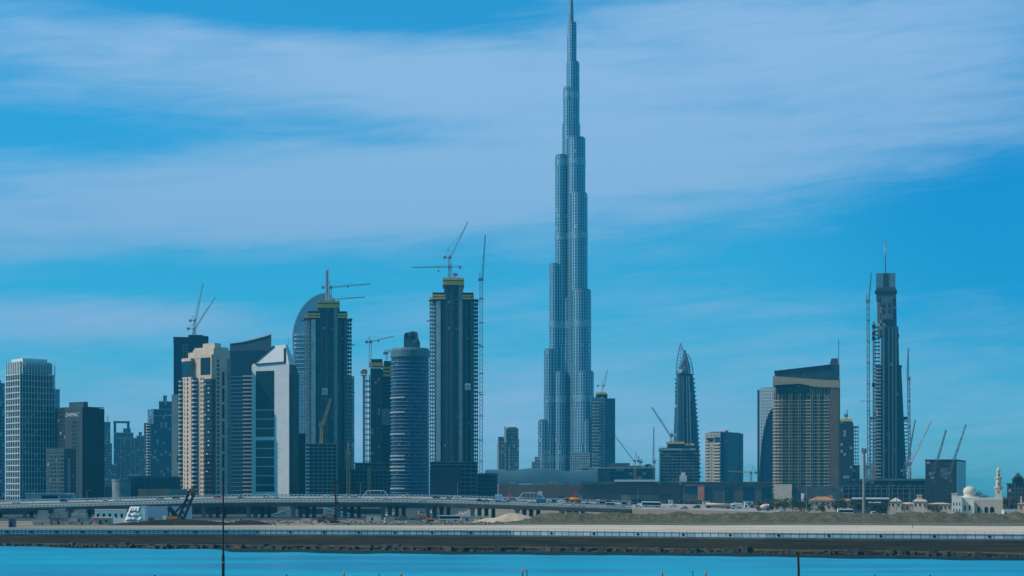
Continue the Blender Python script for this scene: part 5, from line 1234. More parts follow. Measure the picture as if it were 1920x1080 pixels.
leaf('leaf_tip', [(1267.5, 702), (1268.5, 685), (1270.5, 668), (1273.5, 654), (1276, 643)], [(1292, 702), (1289, 682), (1285.5, 668), (1281, 655), (1276, 643)], 8)
leaf('leaf_tip', [(1268.5, 702), (1274, 685), (1280, 672), (1287, 662)], [(1300, 702), (1298.5, 688), (1295.5, 674), (1291, 665), (1287, 662)], 14)
MB(True).lathe(X(1283.5), 16, [(9.0, Z(701)), (8, Z(684)), (4, Z(668)), (1.5, Z(655))], 16).build('inner_cone', facade('fa_leafin', (.10, .2, .26), (.05, .11, .15), 3, 4, .1, .1, blinds=0), b.t)
b.pbox('white_plant_box', M['whitepaint'], 1271, 1279, 692, 698, 3, 9)
# slab building in front of it
b = B('unfinished_block', 'wide unfinished block of open concrete floors in front of the leaf tipped tower', 1272, 2480, 'building site'); X, Z = b.X, b.Z
b.pbox('inner_wall', facade('fa_inner', (.015, .04, .06), (.035, .06, .075), 5, 4, .2, .2), 1238, 1311, 840, None, 3, 34)
s_ = MB().box(X(1235), X(1312), 0, 36, 0, .8).build('floor_slab', pmat('blueish_slab', (.20, .26, .28), .8), b.t); rep(s_, [(0, 0, z) for z in steps(10, Z(841), 4.2)])
c_ = MB().box(-.5, .5, .4, 1.4, 0, Z(843)).build('column', M['slab_dark'], b.t); rep(c_, [(x, 0, 0) for x in frange(X(1237), X(1300), 9)])
b.pbox('top_slab', M['slab'], 1234.5, 1304, 841, 844, -.6, 37); b.pbox('upper_core', M['form_dark'], 1251, 1283, 829, 841, 4, 30); b.pbox('formwork', M['form'], 1249, 1283, 828, 832, 2.5, 31); b.pbox('formwork', M['form'], 1284, 1302, 831.5, 835, 3, 31); b.pbox('upper_core', M['conc_dark'], 1283, 1304, 832, 841, 5, 30)
for p in frange(1236, 1250, 6): b.pbox('rebar_post', M['black'], p, p+.7, 837, 841, 1, 2)
b.pbox('site_lift', M['crane_white'], 1274, 1288, 892, None, -4, -.7); b.pbox('site_lift_head', M['whitepaint'], 1277, 1285, 886, 892, -3.5, -1)

# --- beige and blue block
b = corner('office_block', 'square block with a beige left front and a plain blue glass right front', 1322, 1351, 1392.5, 2450, 34, 'office block'); zt = b.Z(811)
bm = facade('fa_bb', (.015, .035, .05), (.36, .34, .29), 3.4, 4.3, .62, .45, rough=.3, fr=.8, blinds=.03)
body(b, 'beige_wall', bm, -.5, zt); bal = MB().box(-4.6, 4.6, -1.6, .2, 0, 1.2).build('balcony', M['cream'], b.t); rep(bal, [(-5.4, 0, z) for z in steps(8, zt-14, 4.3)])
MB().box(-9, -1.2, -.3, .4, zt-13, zt-6).build('upper_window', M['glass_blue'], b.t); MB().box(-b.wl*.9, -11, -.3, .4, zt-12, zt-7).build('upper_window', M['glass'], b.t)
bal = MB().box(-2.6, 2.6, -1.2, .2, 0, 1.2).build('side_balcony', M['cream'], b.t); rep(bal, [(-b.wl+3, 0, z) for z in steps(8, zt-10, 4.3)])
MB().box(-1, .5, .3, b.wr-10, -.5, zt+.6).build('blue_wall', facade('fa_bbb', (.010, .06, .15), (.012, .065, .16), 3, 4.3, .05, .05, wob=.01, blinds=.01, var=.3), b.t)
MB().box(-1, .9, b.wr-10, b.wr, -.5, zt+.5).build('end_wall', M['glass_blue'], b.t); MB().box(.52, .62, 9, 26, zt-14, zt-9).build('pale_panel', M['conc'], b.t)
MB().box(-b.wl*.8, -2, 4, b.wr-6, zt, zt+1.4).build('parapet', M['slab_dark'], b.t); MB().box(-6, -.5, 14, 24, zt+.7, zt+3.4).build('plant_room', M['cream'], b.t)

# --- white tower with a curved glass front
b = B('curved_tower', 'pale dotted tower with a bowed blue glass front behind the big brown hotel', 1437, 2450); X, Z = b.X, b.Z
b.pbox('wall', facade('fa_dots', (.05, .09, .12), (.66, .70, .70), 3.0, 4.4, .55, .5, rough=.3, fr=.7, blinds=0), 1424, 1476, 728, None, 0, 36); b.pbox('dark_edge', M['glass_blue'], 1420, 1424, 731, None, 2, 34); b.pbox('plant_room', M['slab'], 1432, 1452, 725.5, 728, 8, 24)
arc = [(X(1425+(1453-1425)*(1-math.cos(t))), Z(905)+(Z(766)-Z(905))*math.sin(t)) for t in frange(.0, math.pi/2, 18)]
MB().side([(X(1424.5), -.5)]+arc+[(X(1476), Z(764)), (X(1476), -.5)], -4, -.02).build('bowed_glass', facade('fa_bow', (.008, .045, .10), (.012, .05, .10), 3, 4.4, .06, .05, wob=.008, blinds=0, var=.3), b.t)
rm = MB()
for p, q in zip(arc, arc[1:]): rm.bar((p[0], -4, p[1]), (q[0], -4, q[1]), 1.6)
rm.build('bow_rim', M['form_dark'], b.t)

# --- big brown hotel
b = B('brown_hotel', 'broad brown hotel with banded balconies, a slanting roof wing and a thin mast', 1512, 2000, 'hotel'); X, Z = b.X, b.Z
zt = Z(724)
front = [(X(1449.5), 14), (X(1450.5), 6), (X(1454), 1.5), (X(1460), 0), (X(1548), -3), (X(1556), -3), (X(1556), 34), (X(1449.5), 34)]
MB().prism(front, -.5, zt).build('glass_wall', facade('fa_hotel', (.014, .022, .026), (.20, .17, .115), 3.9, 3.6, .28, .10, rough=.2, fr=.7, var=.9, blinds=.12, bcol=(.16, .14, .10)), b.t)
ring = [(X(1449.5)-.9, 14), (X(1450.5)-.9, 5.4), (X(1454)-.5, .6), (X(1460), -.95), (X(1548), -3.95), (X(1556), -3.95), (X(1556), -2), (X(1460), 1), (X(1452), 6), (X(1452), 14)]
ring = ring[::-1] if False else ring
bd = MB().prism(ring, 0, 1.05).build('balcony_band', pmat('hotel_band', (.42, .36, .25), .7, var=.2), b.t); rep(bd, [(0, 0, z) for z in steps(16, Z(748), 3.6)])
for p in (1466, 1480.5, 1484, 1497, 1500, 1520, 1523, 1536): b.pbox('pier', pmat('hotel_pier', (.26, .22, .15), .7) if 'hp' not in M else M['hp'], p, p+1.0, 738, None, -4.3+(1500-p)*.02, -1.5)
MB().prism([(X(1556), -4.3), (X(1572), -4.3), (X(1575), 0), (X(1575), 36), (X(1556), 36)], -.5, Z(713)).build('end_wall', M['brown'], b.t)
MB().side([(X(1449), Z(722)), (X(1449), Z(705)), (X(1555), Z(714)), (X(1574), Z(714.5)), (X(1574), Z(728)), (X(1530), Z(726)), (X(1500), Z(720))], -5, 33).build('roof_fascia', pmat('hotel_fascia', (.34, .27, .18), .7, var=.12), b.t)
MB().side([(X(1452), Z(705.5)), (X(1452), Z(696)), (X(1556), Z(685)), (X(1574), Z(684)), (X(1574), Z(715))], 4, 30).build('roof_wing', facade('fa_wingr', (.03, .07, .09), (.02, .04, .05), 4.5, 60, .12, 0, rough=.25, blinds=0), b.t)
MB().side([(X(1451), Z(696)), (X(1451), Z(694.4)), (X(1556), Z(683.5)), (X(1557), Z(685.5))], 2.5, 31).build('wing_edge', M['form_dark'], b.t)
MB().side([(X(1555.5), Z(684)), (X(1559), Z(671.5)), (X(1571), Z(671.5)), (X(1572), Z(684))], 8, 24).build('roof_tower', M['conc_dark'], b.t)
MB().bar((X(1572.5), 6, Z(708)), (X(1572.5), 6, Z(636)), .9, n=8).build('mast', M['steel'], b.t)
b.pbox('dark_storey', M['glass'], 1457, 1515, 724, 738, -3.9, -1.2); b.pbox('podium', M['conc_dark'], 1452, 1577, 912, None, -10, 40); b.pbox('beige_podium', M['cream'], 1451.5, 1485, 908, None, -16, -10.2)
# --- unfinished tower right of it
b = B('unfinished_tower', 'unfinished concrete tower with a pierced right wing beside the brown hotel', 1592, 2350, 'construction tower'); X, Z = b.X, b.Z
fm = facade('fa_unf', (.014, .03, .045), (.035, .06, .075), 4, 4.2, .25, .22, rough=.4)
b.pbox('wall', fm, 1570, 1600, 792, None, 0, 34); b.pbox('core', M['form_dark'], 1574, 1597, 787, 792, 4, 28); b.pbox('formwork', M['form'], 1576, 1598, 785, 790, 2, 30)
s_ = MB().box(X(1600), X(1610), 2, 14, 0, .9).build('floor_slab', M['slab_dark'], b.t); rep(s_, [(0, 0, z) for z in steps(8, Z(800), 4.6)])
for p in (1600.5, 1604.5, 1609): b.pbox('column', M['slab_dark'], p-.5, p+.6, 800, None, 2.5, 4)
b.pbox('lower_wall', fm, 1598, 1612, 872, None, 1, 30); b.pbox('top_beam', M['slab_dark'], 1600, 1610.5, 799, 802, 1.5, 14)

# --- tall stepped tower under construction at right
b = B('stepped_tower', 'tall stepped tower under construction with a glass box top and long needle mast', 1667, 2300, 'construction tower'); X, Z = b.X, b.Z
gm = facade('fa_step', (.012, .035, .055), (.02, .055, .08), 2.6, 4.2, .2, .06, wob=.012, blinds=.03)
cm = facade('fa_stepc', (.02, .04, .055), (.07, .10, .115), 3.6, 4.2, .45, .3, rough=.4, fr=.8)
def oct_(x0, x1, y0, y1, c=3): a, d = X(x0), X(x1); return [(a, y0+c), (a+c, y0), (d-c, y0), (d, y0+c), (d, y1), (a, y1)]
MB().prism(oct_(1642, 1702.5, 4, 38), -.5, Z(688), top=oct_(1642.5, 1690, 4, 38)).build('lower_wall', gm, b.t)
MB().prism(oct_(1651, 1686, 2, 34), Z(690), Z(612), top=oct_(1652, 1684.5, 2, 34)).build('middle_wall', gm, b.t)
MB().prism(oct_(1645, 1682, 4, 32), Z(630), Z(540), top=oct_(1643.5, 1680, 4, 32)).build('upper_wall', cm, b.t)
b.pbox('lattice_storey', facade('fa_lat', (.05, .09, .11), (.02, .035, .045), 2.2, 2.8, .22, .22, blinds=0, rough=.4), 1643, 1679.5, 538, 541+20, 3, 33)
b.pbox('glass_box', pmat('top_box_glass', (.10, .20, .26), .25, var=.1), 1642.5, 1679, 511, 538, 4, 32); b.pbox('box_core', M['form_dark'], 1656, 1665.5, 512, 537, 3.4, 4.2)
MB(True).bar((X(1660), 16, Z(512)), (X(1660), 16, Z(448)), 1.5, n=8).build('needle_mast', M['steel'], b.t)
b.pbox('front_panel', pmat('front_panel', (.07, .11, .13), .6), 1652, 1674, 556, 600, 2.2, 4)
locs = [(X(p), 2.1, Z(q)) for q in (572, 584) for p in (1657, 1668)]
rep(MB().box(-1.6, 1.6, -.15, .3, -2.6, 2.6).build('opening', M['black'], b.t), locs)
b.pbox('dark_beam', M['black'], 1655, 1672, 598, 602, 1.6, 2.4); b.pbox('ledge', M['form_dark'], 1640, 1682, 543.5, 546, 1.5, 34); b.pbox('ledge', M['form_dark'], 1650, 1686, 626, 628.5, 1, 35); b.pbox('ledge', M['form_dark'], 1641.5, 1691, 684.5, 687.5, 2.4, 38.5)
for p, q in ((1655, 1658.5), (1666, 1667.5), (1673, 1675), (1679, 1681)): MB().prism([(X(p), .9), (X(q), .9), (X(q), 5), (X(p), 5)], -.5, Z(612)).build('pilaster', pmat('step_pilaster', (.10, .15, .18), .5), b.t)
s_ = MB().box(X(1636.5), X(1650), 6, 20, 0, .9).build('floor_slab', M['slab_dark'], b.t); rep(s_, [(0, 0, z) for z in steps(20, Z(606), 4.8)])
for p in (1637.5, 1641.5, 1648): b.pbox('edge_column', M['slab_dark'], p-.6, p+.6, 606, None, 6.5, 8)
s_ = MB().box(X(1642.5), X(1652), .8, 5, 0, 1.3).build('lit_slab', M['slab'], b.t); rep(s_, [(0, 0, z) for z in steps(12, Z(690), 4.6)])
s_ = MB().box(X(1631), X(1643), 8, 26, 0, .9).build('wing_slab', M['slab_dark'], b.t); rep(s_, [(0, 0, z) for z in steps(10, Z(782), 4.6)])
for p in (1632, 1637): b.pbox('wing_column', M['conc'], p-.6, p+.6, 782, None, 8.5, 10)
s_ = MB().box(X(1690), X(1702), 8, 26, 0, .9).build('wing_slab', M['slab_dark'], b.t); rep(s_, [(0, 0, z) for z in steps(10, Z(782), 4.6)])
b.pbox('formwork', M['form'], 1637, 1642, 771, 779, 9, 16); b.pbox('wing_top', M['form_dark'], 1631, 1643.5, 781, 785, 7, 27); b.pbox('wing_top', M['form_dark'], 1693, 1701, 781, 786, 7, 27)
b.pbox('concrete_foot', M['conc'], 1633, 1642, 868, None, 5, 7.8)
b = B('podium_site', 'long dark unfinished podium around the foot of the tall stepped tower', 1668, 2150, 'building site'); X, Z = b.X, b.Z
b.pbox('wall', M['form_dark'], 1580, 1756, 912, None, 2, 60); b.pbox('upper_wall', facade('fa_pod', (.012, .025, .04), (.03, .05, .065), 6, 5, .2, .25, rough=.5), 1590, 1752, 901, 912, 6, 56); b.pbox('roof_deck', M['slab_dark'], 1612, 1745, 897.5, 901, 4, 50)
s_ = MB().box(X(1578), X(1758), 0, 62, 0, .9).build('floor_slab', M['slab_dark'], b.t); rep(s_, [(0, 0, z) for z in (8, 14, 20, Z(912))])
c_ = MB().box(-.6, .6, .3, 1.5, 0, Z(912)).build('column', M['slab_dark'], b.t); rep(c_, [(x, 0, 0) for x in frange(X(1580), X(1756), 18)])
# --- dark block with tall jibs behind
b = corner('dark_block', 'low dark unfinished block with crane jibs rising over its flat roof', 1735, 1793, 1810.5, 2100, 20, 'building'); zt = b.Z(863)
body(b, 'wall', facade('fa_db', (.012, .02, .03), (.028, .036, .042), 5, 4.4, .3, .3, rough=.4, fr=.8, blinds=.015), -.5, zt); MB().box(-.8, .35, 0, b.wr, -.5, zt-1).build('side_glass', facade('fa_dbs', (.015, .05, .08), (.03, .07, .1), 2.4, 40, .3, 0), b.t)
MB().box(-b.wl-1, .6, -.8, b.wr, zt, zt+1.1).build('roof_slab', M['form_dark'], b.t); MB().box(-18, -9, -.4, .3, zt-20, zt-9).build('banner', pmat('torn_banner', (.05, .10, .13), .7, var=.7, scale=.5), b.t)
for z in steps(6, zt-20, 8): MB().box(-b.wl-3.5, -b.wl, 1, 6, z, z+.7).build('loading_platform', M['conc_dark'], b.t)
# --- ornate block at the right edge
b = B('gabled_block', 'dark apartment block with an arched central gable at the right picture edge', 1908, 1750, 'apartment block'); X, Z = b.X, b.Z
gm = facade('fa_gab', (.012, .022, .034), (.055, .07, .08), 3.2, 3.8, .4, .35, rough=.4, fr=.8, blinds=.02)
b.pbox('wall', gm, 1888, 1945, 908, None, 0, 26); b.pbox('bay', gm, 1898, 1920, 900, None, -2, 20); b.pbox('cornice', M['conc_dark'], 1886.5, 1947, 906, 908, -1, 27)
MB().side([(X(1896), Z(900)), (X(1922), Z(900)), (X(1909.5), Z(886)), (X(1908.5), Z(886))], -2.6, 16).build('gable', M['conc_dark'], b.t)
MB().bar((X(1909), -2.9, Z(901.5)), (X(1909), -2.3, Z(901.5)), 8, 8, 18).build('arched_window', M['glass'], b.t)

# ---------------------------------------------------------------- low buildings on the right
def house(label, x0, x1, ytop, D, wall, roof, rise, dep=12, wins=4, hip=.35, name='villa', z=GZ, tower=None, base=0):
    b = B(name, label, (x0+x1)/2, D, 'house'); w = b.X(x1)-b.X(x0); h = b.Z(ytop)
    b.box('wall', wall, -w/2, w/2, 0, dep, -.5, h)
    o = .6; vs = [(-w/2-o, -o, h), (w/2+o, -o, h), (w/2+o, dep+o, h), (-w/2-o, dep+o, h), (-w/2+min(w*hip, dep/2), dep/2, h+rise), (w/2-min(w*hip, dep/2), dep/2, h+rise)]
    mb = MB(); mb.add(vs, [(0,1,5,4),(1,2,5),(2,3,4,5),(3,0,4),(3,2,1,0)]); mb.build('roof', roof, b.t)
    for i in range(wins):
        x = -w/2+w*(i+.5)/wins; f = MB().box(x-.55, x+.55, -.1, .06, h-3.2, h-1.6).build('window', M['glass'], b.t); MB().box(x-.75, x+.75, -.2, .02, h-3.45, h-3.2).build('sill', wall, f)
    return b
b = house('small house with a terracotta hipped roof among the trees', 1516, 1566, 938, 1290, M['cream'], M['rooftile'], 2.6, wins=5)
b.pbox('chimney', M['rooftile'], 1554, 1561, 928, 936, 3, 6); 
house('low house with a terracotta roof right of the tree clump', 1570, 1602, 939, 1350, M['beige'], M['rooftile'], 1.6, wins=3)
b = B('flat_villa', 'dark villa with stepped white flat roofs behind the telecom mast', 1635, 1320, 'house')
b.pbox('wall', M['conc_dark'], 1600, 1664, 936, None, 0, 14); b.pbox('roof', M['whitepaint'], 1597, 1668, 933, 935.9, -2, 15); b.pbox('lower_roof', M['whitepaint'], 1628, 1652, 941, 943, -4, -.05)
for p in (1606, 1618, 1640, 1653): b.pbox('window', M['glass'], p, p+6, 946, 952, -.3, .2)
house('pale villa with a pink hipped gable at the left of the villa row', 1669, 1690, 940, 1220, M['cream'], M['cream'], 2.6, wins=2, hip=.5)
b = house('long beige villa wing with small windows in the villa row', 1686, 1718, 945, 1230, M['cream'], M['beige'], 1.2, wins=3)
b = house('pale two storey villa with a small square roof turret in the villa row', 1712, 1738, 940, 1215, M['cream'], M['cream'], 2.2, wins=3)
b.pbox('turret', M['cream'], 1719, 1729, 929, 938, 3, 8); b.pbox('turret_roof', M['white'], 1718, 1730, 928, 929, 2.5, 8.5)
b = house('long low sand coloured villa wing next to the mosque', 1738, 1784, 945, 1240, M['beige'], M['beige'], .9, wins=6)
b = house('small beige house at the right picture edge', 1908, 1945, 945, 1240, M['beige'], M['rooftile'], 2.2, wins=3); b.pbox('chimney', M['beige'], 1913, 1916, 931, 944, 2, 4)
wf = thing('picket_fence', 'low white picket fence in front of the villa row', 'fence', (WX(1700, 1150), 1150, WZ(962, 1150)))
a = WX(1681, 1150)-WX(1700, 1150); c = WX(1716, 1150)-WX(1700, 1150)
pk = MB()
for x in frange(a, c, 14): pk.box(x-.12, x+.12, 0, .12, 0, 1.7)
pk.box(a, c, .12, .2, .5, .7).box(a, c, .12, .2, 1.2, 1.4); pk.build('pickets', M['whitepaint'], wf)
bpy.data.objects[wf.name].location.z = WZ(962, 1150)
# --- the mosque
b = B('mosque', 'white mosque with a dome on a drum and a crenellated corner block', 1830, 1150, 'mosque'); X, Z = b.X, b.Z
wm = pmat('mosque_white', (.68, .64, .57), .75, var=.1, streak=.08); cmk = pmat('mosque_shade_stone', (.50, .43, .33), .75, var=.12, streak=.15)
b.pbox('hall', wm, 1804, 1880, 935, None, 0, 22); b.pbox('corner_block', wm, 1784.5, 1804, 932, None, -3, 14); b.pbox('turret', M['cream'], 1784, 1795, 925.5, 932, -1, 4); b.pbox('turret_roof', M['beige'], 1783, 1796, 924.3, 925.5, -1.4, 4.4)
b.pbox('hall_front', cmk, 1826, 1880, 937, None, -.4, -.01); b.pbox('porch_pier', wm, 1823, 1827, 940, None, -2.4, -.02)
MB(True).lathe(X(1818), 9, [(7.6, Z(935)), (6.6, Z(933)), (5.6, Z(931.5)), (5.6, Z(930))], 24).build('dome_base', wm, b.t)
MB(True).lathe(X(1818), 9, [(3.7, Z(931)), (3.7, Z(925.5)), (3.95, Z(925)), (4.1, Z(921.5)), (3.9, Z(918)), (3.2, Z(915)), (2.0, Z(912.8)), (.7, Z(911.6)), (.02, Z(911.2))], 28).build('dome', pmat('dome_render', (.62, .55, .46), .7, var=.1), b.t)
MB(True).bar((X(1818), 9, Z(911.5)), (X(1818), 9, Z(906.5)), .22, n=8).build('finial', M['steel'], b.t)
for p in (1788, 1793.5, 1799): 
    for q in (946, 958): b.pbox('window', M['glass'], p-.6, p+.6, q-4, q+1.5, -3.15, -2.8)
def arch(p, wpx, ytop, yb, y): 
    pts = [(X(p-wpx), Z(yb)), (X(p+wpx), Z(yb)), (X(p+wpx), Z(ytop+wpx*1.2))]+[(X(p)+wpx*b.k*math.cos(t), Z(ytop+wpx*1.2)+wpx*1.2*b.k*math.sin(t)) for t in frange(.3, math.pi-.3, 7)]+[(X(p-wpx), Z(ytop+wpx*1.2))]
    MB().side(pts, y-.12, y+.3).build('arched_window', M['glass'], b.t)
for p, w_ in ((1809.5, 1.3), (1818, 1.6)): arch(p, w_, 947, 957, 0); 
for p, w_ in ((1835, 2.0), (1849, 3.2), (1860, 4.0)): arch(p, w_, 950, 961, -.4)
mr_ = MB()
cr = MB().box(-.35, .35, -.3, .1, 0, .8).build('merlon', wm, b.t); rep(cr, [(x, -2.7, Z(932)) for x in frange(X(1797), X(1803.5), 4)]+[(x, .2, Z(935)) for x in frange(X(1806), X(1878), 30)])
MB().box(X(1848), X(1870), 4, 14, Z(935), Z(933)).build('roof_upstand', wm, b.t)
wm2 = pmat('minaret_stone', (.56, .47, .37), .75, var=.15, streak=.1)
b = B('minaret', 'slender tiered minaret standing behind the mosque hall', 1872, 1165, 'minaret'); X, Z = b.X, b.Z
MB().prism([(-2.1, -2.1), (2.1, -2.1), (2.1, 2.1), (-2.1, 2.1)], -.5, Z(917)).build('lower_shaft', wm2, b.t)
MB(True).lathe(0, 0, [(2.3, Z(917)), (2.9, Z(915)), (2.9, Z(912.5))], 12).build('balcony', wm2, b.t)
MB().lathe(0, 0, [(1.7, Z(915)), (1.6, Z(899))], 8).build('middle_shaft', wm2, b.t); MB(True).lathe(0, 0, [(1.7, Z(899)), (2.3, Z(897)), (2.3, Z(895))], 12).build('balcony', wm2, b.t)
MB().lathe(0, 0, [(1.15, Z(897)), (1.05, Z(884))], 8).build('upper_shaft', wm2, b.t); MB(True).lathe(0, 0, [(1.3, Z(884)), (1.4, Z(882)), (.9, Z(879)), (.3, Z(876.5)), (.12, Z(875)), (.1, Z(870.5))], 14).build('cap', wm2, b.t)
for q in (921, 906, 889): MB().box(-.4, .4, -2.3 if q == 921 else (-1.75 if q == 906 else -1.25), -1.0, Z(q+3), Z(q)).build('window', M['glass'], b.t)
cabin('site_cabin', 'white flat cabin behind the earth bank right of the mosque', 'cabin', 1882, 1903, 957, 1120, M['whitepaint'], None, .2, dep=4, win=3)
# low site buildings, signs and parked things between the road and the mall
for i, (x0, x1, yt, D, lab, mt) in enumerate([(1236, 1252, 941, 1330, 'low grey cabin beside the road left of the long cream tanker', 'conc'), (1254, 1262, 938.5, 1360, 'small white site cabin behind the low grey cabin', 'whitepaint'), (1283, 1296, 942, 1320, 'dark low store shed on the verge behind the dark car', 'conc_dark'),
        (1318, 1331, 940.5, 1400, 'cream store shed behind the cab of the long tanker', 'cream'), (1396, 1412, 941, 1340, 'white portable cabin left of the orange mixer', 'whitepaint'), (1436, 1450, 940, 1380, 'grey portable cabin behind the mixer drum', 'steel'),
        (1046, 1058, 931, 1700, 'small dark kiosk against the mall wall left of the orange tanker', 'conc_dark'), (1112, 1122, 933, 1650, 'dark roadside cabin against the ribbed mall wall', 'conc_dark')]):
    cabin('site_cabin', lab, 'cabin', x0, x1, yt, D, M[mt], None, .15, dep=4, win=3)
for i, (px, yt, D, w, lab) in enumerate([(1013, 921, 1400, 3.2, 'tall pale sign pylon above the arched shelter'), (1078, 924, 1420, 2.6, 'red sign board on a post behind the orange tanker'), (955, 926, 1450, 3, 'red sign board left of the arched shelter'), (1089, 928, 1400, 2.6, 'blue sign board right of the red one behind the orange tanker')]):
    t = thing('sign_board', lab, 'sign', (WX(px, D), D, GZ)); h = WZ(yt, D)-GZ
    MB().box(-.15, .15, 0, .3, -.5, h-2).build('post', M['steel'], t)
    MB().box(-w/2, w/2, -.12, -.01, h-3.2, h).build('board', [M['white'], M['red'], M['red'], paint('sign blue', (.05, .2, .34))][i], t)
# ---------------------------------------------------------------- cranes
def crane(label, base, D, top, tip, mat='crane_white', mw=2.2, bw=1.6, counter=None, name='tower_crane', hook=None, apex=6, y=0, second=None, mastmat=None, t=.34, collars=()):
    """base, top, tip: photo points of the mast foot, the slewing ring and the jib end, all at distance D"""
    b = thing(name, label, 'crane', (WX(base[0], D), D, WZ(base[1], D))); O = b.location
    def P(p): return Vector((WX(p[0], D)-O.x, 0, WZ(p[1], D)-O.z))
    m = M[mat]; tp = P(top); dirn = 1 if tip[0] >= top[0] else -1
    if abs(tp.z) > 1: MB().lattice((0, 0, 0), tp, mw, t, mw*1.5).build('mast', M[mastmat] if mastmat else m, b)
    MB().box(tp.x-mw*.8, tp.x+mw*.8, -mw*.8, mw*.8, tp.z, tp.z+1.2).build('slewing_ring', M['crane_grey'], b)
    MB().box(tp.x+dirn*.6-1.1, tp.x+dirn*.6+1.1, -mw*.5-1.8, -mw*.5-.1, tp.z+.6, tp.z+3.0).build('cab', M['crane_grey'], b)
    tpt = P(tip); st = tp+Vector((dirn*1.2, 0, 1.6))
    MB().lattice(st, tpt, bw, t*.85, bw*1.5, .55).build('jib', m, b)
    cl = counter if counter is not None else 9
    ce = tp+Vector((-dirn*cl, 0, 1.6))
    MB().bar(tp+Vector((0, .7, 1.6)), ce+Vector((0, .7, 0)), .5).bar(tp+Vector((0, -.7, 1.6)), ce+Vector((0, -.7, 0)), .5).build('counter_jib', m, b)
    MB().box(min(ce.x, ce.x+dirn*3), max(ce.x, ce.x+dirn*3), -1.3, 1.3, ce.z-2.0, ce.z+1.0).build('counterweight', M['crane_grey'], b)
    ap = tp+Vector((-dirn*1.5, 0, 1.6+apex)); 
    MB().bar(tp+Vector((0, .6, 1.4)), ap, .4).bar(tp+Vector((-dirn*3, 0, 1.4)), ap, .4).build('apex_frame', m, b)
    MB().bar(ap, st+(tpt-st)*.72, .18).bar(ap, ce+Vector((dirn*1, 0, .8)), .2).build('stay_line', M['crane_grey'], b)
    if hook:
        hx = st+(tpt-st)*hook[0]; MB().bar(hx, hx-Vector((0, 0, hook[1])), .16).build('hoist_line', M['crane_grey'], b); MB().box(hx.x-.7, hx.x+.7, -.5, .5, hx.z-hook[1]-1.6, hx.z-hook[1]).build('hook_block', M['black'], b); MB().box(hx.x-1.1, hx.x+1.1, -.8, .8, hx.z-1.2, hx.z-.2).build('trolley', M['crane_grey'], b)
    for q in collars:
        z = P((base[0], q)).z; k = q-0; x = tp.x*z/tp.z if tp.z else 0; MB().box(x-mw*.75, x+mw*.75, -mw*.75, mw*.75, z-.5, z+.5).build('collar', M['crane_grey'], b)
    return b
crane('white luffing crane with the steeper boom on the dark unfinished tower', (366, 642), 2310, (365, 603), (381, 530), 'crane_white', counter=7, bw=1.9, t=.45)
crane('white luffing crane with the lower leaning boom on the dark unfinished tower', (361, 642), 2325, (364, 618), (404, 557), 'crane_white', counter=9, bw=1.7, t=.45, mastmat='crane_grey')
crane('hammerhead crane with its dark counterweight over the left twin tower', (619, 563), 2095, (619.5, 541), (695, 532.5), 'crane_grey', counter=10, hook=(.42, .2), mw=2.4, apex=7)
crane('lower hammerhead crane whose jib reaches right behind the left twin tower', (624, 600), 2130, (624, 564), (684, 557), 'crane_grey', counter=8, apex=4, bw=1.3)
ms = thing('hoist_mast', 'tall white twin rail mast above the left twin tower crown', 'hoist mast', (WX(613.5, 2090), 2090, WZ(563, 2090))); hh = WZ(504, 2090)-WZ(563, 2090)
for s_ in (-1.3, 1.3): MB().box(s_-.55, s_+.55, -.5, .5, 0, hh).build('rail', M['crane_white'], ms)
MB().box(-.75, .75, -.2, .2, 0, hh-2).build('web', M['crane_grey'], ms)
crane('white hammerhead crane on the small site tower left of the round blue tower', (694, 690), 2140, (694.5, 643), (740, 630.5), 'crane_white', counter=6, mw=2.6, t=.42, hook=(.3, 1), apex=6)
crane('small grey crane just left of the curled roof feature', (725, 676), 2160, (725, 664), (731, 655), 'crane_grey', counter=4, apex=4, bw=1.2)
crane('white luffing crane with a dark boom tip on the right twin tower', (843, 521), 2080, (843, 484.5), (877, 416.5), 'crane_white', counter=7, mw=2.8, t=.45, bw=1.7, apex=10, mastmat='crane_grey')
crane('long grey hammerhead crane reaching left from the right twin tower', (845, 521), 2105, (844, 503), (772, 501.5), 'crane_grey', counter=13, mw=2.6, hook=(.28, 4), apex=3, bw=1.4)
crane('small grey crane behind the formwork top of the right twin tower', (851, 523), 2098, (853, 517), (848, 514.5), 'crane_grey', counter=3, apex=1.5, bw=1)
crane('tall freestanding luffing crane at the right side of the right twin tower', (902, 900), 2085, (902.5, 526), (910, 441), 'crane_grey', counter=3.5, mw=3.4, bw=1.5, t=.5, apex=8, collars=(560, 605, 650, 700, 740, 780, 825, 865))
for q in range(4):
    pass
crane('yellow luffing crane rising from the pale edged podium', (602, 832), 1945, (603, 800), (620, 747), 'crane_yellow', counter=2.5, bw=2.6, mw=2.4, t=.7, apex=4)
def tmast(label, px, y0, y1, D, mat, w=2.4, name='hoist_mast', head=True, t=.6):
    b = thing(name, label, 'hoist mast', (WX(px, D), D, WZ(y0, D))); h = WZ(y1, D)-WZ(y0, D)
    MB().lattice((0, 0, 0), (0, 0, h), w, t, w*1.2).build('mast', M[mat], b)
    if head: MB().box(-w*.7, w*.7, -w*.7, w*.7, h, h+2).build('head', M['crane_grey'], b)
    return b
b = tmast('yellow hoist mast on the dark podium between the twin towers', 653, 948, 845, 1945, 'crane_yellow', 3.0, t=.9)
MB().bar((0, 0, WZ(845, 1945)-WZ(948, 1945)), (0, 0, WZ(830, 1945)-WZ(948, 1945)), 1.2).build('tip', M['crane_yellow'], b)
tmast('dull yellow hoist mast below the small site tower', 692, 948, 880, 1950, 'crane_yellow', 2.2, t=.5)
